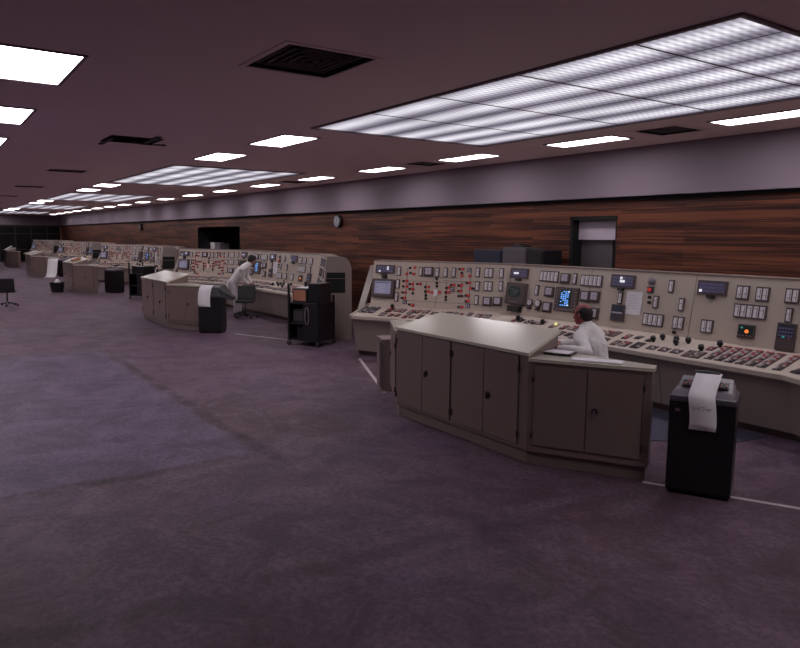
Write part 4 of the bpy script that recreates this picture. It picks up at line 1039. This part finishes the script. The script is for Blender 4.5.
def person(name, label, P, face, hair, shirt_m, trouser_m, skin_m, down=0.0, extra=None, tie=False):
    """P: joint positions; face: facing direction of the head"""
    root = link(name, None); tag(root, label, 'person'); org = Vector(P['pelvis']); root.location = (org.x, org.y, 0)
    V = {k: Vector(v) - Vector((org.x, org.y, 0)) for k, v in P.items() if k[1:] not in ('hd', 'toe')}
    n = {}; E = []
    n['pelvis'] = (V['pelvis'], (.145, .11)); n['waist'] = (V['pelvis'].lerp(V['chest'], .5), (.135, .10)); n['chest'] = (V['chest'], (.155, .105))
    n['neckbase'] = (V['neck'], (.075, .07)); n['neck'] = (V['neck'].lerp(V['head'], .5), .052); n['skull'] = (V['head'], .05)
    E += [('pelvis', 'waist'), ('waist', 'chest'), ('chest', 'neckbase'), ('neckbase', 'neck'), ('neck', 'skull')]
    chains = []
    for s in 'LR':
        n[s + 'sh'] = (V[s + 'sh'], .056); n[s + 'el'] = (V[s + 'el'], .040); n[s + 'fo'] = (V[s + 'el'].lerp(V[s + 'wr'], .4), .038); n[s + 'wrist'] = (V[s + 'wr'], .025)
        E += [('neckbase', s + 'sh'), (s + 'sh', s + 'el'), (s + 'el', s + 'fo'), (s + 'fo', s + 'wrist')]
        n[s + 'hip'] = (V[s + 'hip'], .088); n[s + 'kn'] = (V[s + 'kn'], .056); n[s + 'ca'] = (V[s + 'kn'].lerp(V[s + 'an'], .35), .054); n[s + 'an'] = (V[s + 'an'], .036)
        E += [('pelvis', s + 'hip'), (s + 'hip', s + 'kn'), (s + 'kn', s + 'ca'), (s + 'ca', s + 'an')]
        d = P[s + 'hd']; chains += hand(n, E, V[s + 'wr'], d[0], d[1], d[2], d[3] if len(d) > 3 else .35, s)
    for s in 'LR':      # rename the palm edge to the wrist joint of this side
        pass
    E = [(a, b) for a, b in E]
    side = V['Lsh'] - V['Rsh']
    mb = MB(); skin_tree(mb, n, E, skin_m, side)
    chains_into(mb, chains, skin_m)
    f = Vector(face).normalized(); x = f.cross(Vector((0, 0, 1))).normalized(); u = x.cross(f)
    hm = Matrix((x, f, u)).transposed().to_4x4(); hm.translation = V['head']
    for q in (hm,): head_parts(mb, q)
    body = fused(mb, 'body', skin_m, root, .0075, 3)
    head_details(hm, root, hair)
    # shirt: torso and sleeves, a little larger than the body
    k = {a: (tuple(v[0]), v[1]) for a, v in n.items()}
    g = 1.22 if not down else 1.34
    def gr(a, q): r_ = n[a][1]; return tuple(i * q for i in r_) if isinstance(r_, tuple) else r_ * q
    sh = {a: (tuple(n[a][0]), gr(a, g)) for a in ('waist', 'chest')}
    hem = V['pelvis'] + (V['pelvis'] - V['chest']).normalized() * (.12 if down else .04)
    sh['pelvis'] = (tuple(n['pelvis'][0]), gr('pelvis', 1.14)); sh['hem'] = (tuple(hem), (.165, .13))
    sh['neckbase'] = (tuple(n['neckbase'][0]), (.098, .088)); sh['nk'] = (tuple(V['neck'].lerp(V['head'], .28)), .070)
    es = [('neckbase', 'nk'), ('hem', 'pelvis'), ('pelvis', 'waist'), ('waist', 'chest'), ('chest', 'neckbase')]
    for s in 'LR':
        sh[s + 'sh'] = (tuple(n[s + 'sh'][0]), .074); sh[s + 'mi'] = (tuple(V[s + 'sh'].lerp(V[s + 'el'], .55)), .062); sh[s + 'el'] = (tuple(n[s + 'el'][0]), .056); sh[s + 'fo'] = (tuple(n[s + 'fo'][0]), .050)
        sh[s + 'cu'] = (tuple(V[s + 'el'].lerp(V[s + 'wr'], .93)), .036)
        es += [('neckbase', s + 'sh'), (s + 'sh', s + 'mi'), (s + 'mi', s + 'el'), (s + 'el', s + 'fo'), (s + 'fo', s + 'cu')]
    mb = MB(); skin_tree(mb, sh, es, shirt_m, side)
    so = fused(mb, 'shirt', shirt_m, root, .011, 2)
    tx = bpy.data.textures.get('cloth_folds') or bpy.data.textures.new('cloth_folds', 'CLOUDS'); tx.noise_scale = .11; tx.noise_depth = 2
    dm = so.modifiers.new('folds', 'DISPLACE'); dm.texture = tx; dm.strength = .022; dm.mid_level = .4; dm.texture_coords = 'LOCAL'
    # collar
    mb = MB(); nb = V['neck'] + (V['head'] - V['neck']) * .36; ax = (V['head'] - V['neck']).normalized()
    q = ax.to_track_quat('Z', 'Y').to_matrix().to_4x4(); q.translation = nb
    for i in range(14):
        a0, a1 = 2 * PI * i / 14, 2 * PI * (i + 1) / 14
        p = [Vector((.066 * math.cos(a), .066 * math.sin(a), -.03)) for a in (a0, a1)] + [Vector((.062 * math.cos(a), .062 * math.sin(a), .022)) for a in (a1, a0)]
        o_ = [Vector((.078 * math.cos(a), .078 * math.sin(a), -.035)) for a in (a0, a1)] + [Vector((.068 * math.cos(a), .068 * math.sin(a), .022)) for a in (a1, a0)]
        mb.hexa([q @ v for v in p] + [q @ v for v in o_], shirt_m)
    mb.build('collar', root)
    if tie:
        cx = V['neck'] + f * .10; lo = V['waist'] if 'waist' in V else V['pelvis'].lerp(V['chest'], .5)
        side = x
        a = V['neck'] + f * .095 + Vector((0, 0, -.03)); b = V['chest'] + f * .145 + Vector((0, 0, -.02)); c = n['waist'][0] + f * .165
        mb = MB()
        for p0, p1, w0, w1 in ((a, b, .018, .03), (b, c, .03, .042)):
            mb.hexa([p0 - side * w0, p0 + side * w0, p0 + side * w0 - f * .012, p0 - side * w0 - f * .012, p1 - side * w1, p1 + side * w1, p1 + side * w1 - f * .012, p1 - side * w1 - f * .012], 'tie')
        mb.build('tie', root)
    tr_ = {'pelvis': (tuple(n['pelvis'][0]), gr('pelvis', 1.06))}; es = []
    for s in 'LR':
        tr_[s + 'hip'] = (tuple(n[s + 'hip'][0]), .102); tr_[s + 'kn'] = (tuple(n[s + 'kn'][0]), .074); tr_[s + 'ca'] = (tuple(n[s + 'ca'][0]), .072); tr_[s + 'an'] = (tuple(V[s + 'an'] + Vector((0, 0, .0))), .066)
        es += [('pelvis', s + 'hip'), (s + 'hip', s + 'kn'), (s + 'kn', s + 'ca'), (s + 'ca', s + 'an')]
    mb = MB(); skin_tree(mb, tr_, es, trouser_m, side); fused(mb, 'trousers', trouser_m, root, .012, 2)
    for s in 'LR':
        a = V[s + 'an']; t = Vector(P[s + 'toe']).normalized(); yaw = math.atan2(t.x, t.y)
        mt = Matrix.Translation((a.x + t.x * .06, a.y + t.y * .06, 0)) @ Matrix.Rotation(-yaw, 4, 'Z')
        mb = MB(); mb.ball((0, 0, .045), (.047, .14, .045), 'shoe', 14, 10, None); mb.ball((0, -.075, .06), (.042, .06, .055), 'shoe', 12, 8)
        mb.box(-.04, .04, -.12, .12, .001, .02, 'shoe')
        fused(mb, 'shoe', 'shoe', root, .010, 1).matrix_local = mt
    return root

seated = dict(pelvis=(-4.74, 5.77, .66), chest=(-4.82, 5.75, 1.02), neck=(-4.88, 5.74, 1.185), head=(-4.955, 5.72, 1.345),
    Lsh=(-4.82, 5.55, 1.125), Lel=(-4.57, 5.36, 1.02), Lwr=(-4.78, 5.17, 1.062), Rsh=(-4.90, 5.92, 1.12), Rel=(-5.02, 5.66, 1.02), Rwr=(-4.90, 5.31, 1.085),
    Lhip=(-4.80, 5.66, .64), Rhip=(-4.80, 5.87, .64), Lkn=(-5.20, 5.66, .61), Rkn=(-5.21, 5.92, .61), Lan=(-5.22, 5.64, .10), Ran=(-5.28, 5.95, .10),
    Ltoe=(-1, 0, 0), Rtoe=(-1, .1, 0),
    Lhd=((-.85, -.4, -.05), (0, 0, 1), (.4, .85, 0), .3), Rhd=((.45, -.85, -.08), (0, 0, 1), (.85, .45, 0), .4))
person('person', 'seated man in a white shirt and dark tie writing at the front desk', seated, (-.98, -.12, -.10), 'receding', 'shirt', 'dark_trousers', 'skin', tie=True)
bent = dict(pelvis=(-18.18, 6.98, .90), chest=(-18.02, 7.14, 1.18), neck=(-17.90, 7.27, 1.36), head=(-17.84, 7.38, 1.50),
    Lsh=(-18.10, 7.33, 1.28), Lel=(-18.24, 7.40, 1.03), Lwr=(-18.16, 7.48, .85), Rsh=(-17.83, 7.08, 1.26), Rel=(-17.98, 7.14, 1.00), Rwr=(-18.02, 7.34, .85),
    Lhip=(-18.27, 7.05, .86), Rhip=(-18.12, 6.90, .86), Lkn=(-18.26, 7.16, .47), Rkn=(-18.04, 6.98, .47), Lan=(-18.30, 7.18, .09), Ran=(-18.10, 7.0, .09),
    Ltoe=(.55, .8, 0), Rtoe=(.6, .75, 0),
    Lhd=((.15, .75, -.35), (0, .3, 1), (.9, -.1, 0), .35), Rhd=((-.1, .8, -.35), (0, .3, 1), (-.9, 0, 0), .35))
person('person', 'man in white shirt and pale trousers bending over the second console', bent, (.35, .85, -.35), 'full', 'shirt', 'pale_trousers', 'skin_tan', down=1)

# ------------------------------------------------------------------ world, camera, view
w = bpy.data.worlds.new('dim_room_air'); SC.world = w; w.use_nodes = True
w.node_tree.nodes['Background'].inputs[0].default_value = (.5, .42, .5, 1); w.node_tree.nodes['Background'].inputs[1].default_value = .02
cam = bpy.data.cameras.new('camera'); co = bpy.data.objects.new('camera', cam); COL.objects.link(co)
cam.sensor_width = 36; cam.lens = 699.6 * 36 / 800; cam.clip_end = 200; cam.clip_start = .05
yaw, pitch, roll = R(55.587), R(7.091), R(.495)
fw = Vector((-math.sin(yaw) * math.cos(pitch), math.cos(yaw) * math.cos(pitch), -math.sin(pitch)))
rt = fw.cross(Vector((0, 0, 1))).normalized(); up = rt.cross(fw)
c_, s_ = math.cos(roll), math.sin(roll); r2, u2 = rt * c_ + up * s_, up * c_ - rt * s_
co.matrix_world = Matrix((r2, u2, -fw)).transposed().to_4x4(); co.location = (0, 0, 2.14)
SC.camera = co
SC.view_settings.view_transform = 'Standard'; SC.view_settings.look = 'None'; SC.view_settings.gamma = 1; SC.view_settings.use_curve_mapping = False
SC.view_settings.exposure = EXPO
SC.cycles.use_denoising = True; SC.cycles.max_bounces = 8; SC.cycles.sample_clamp_indirect = 4
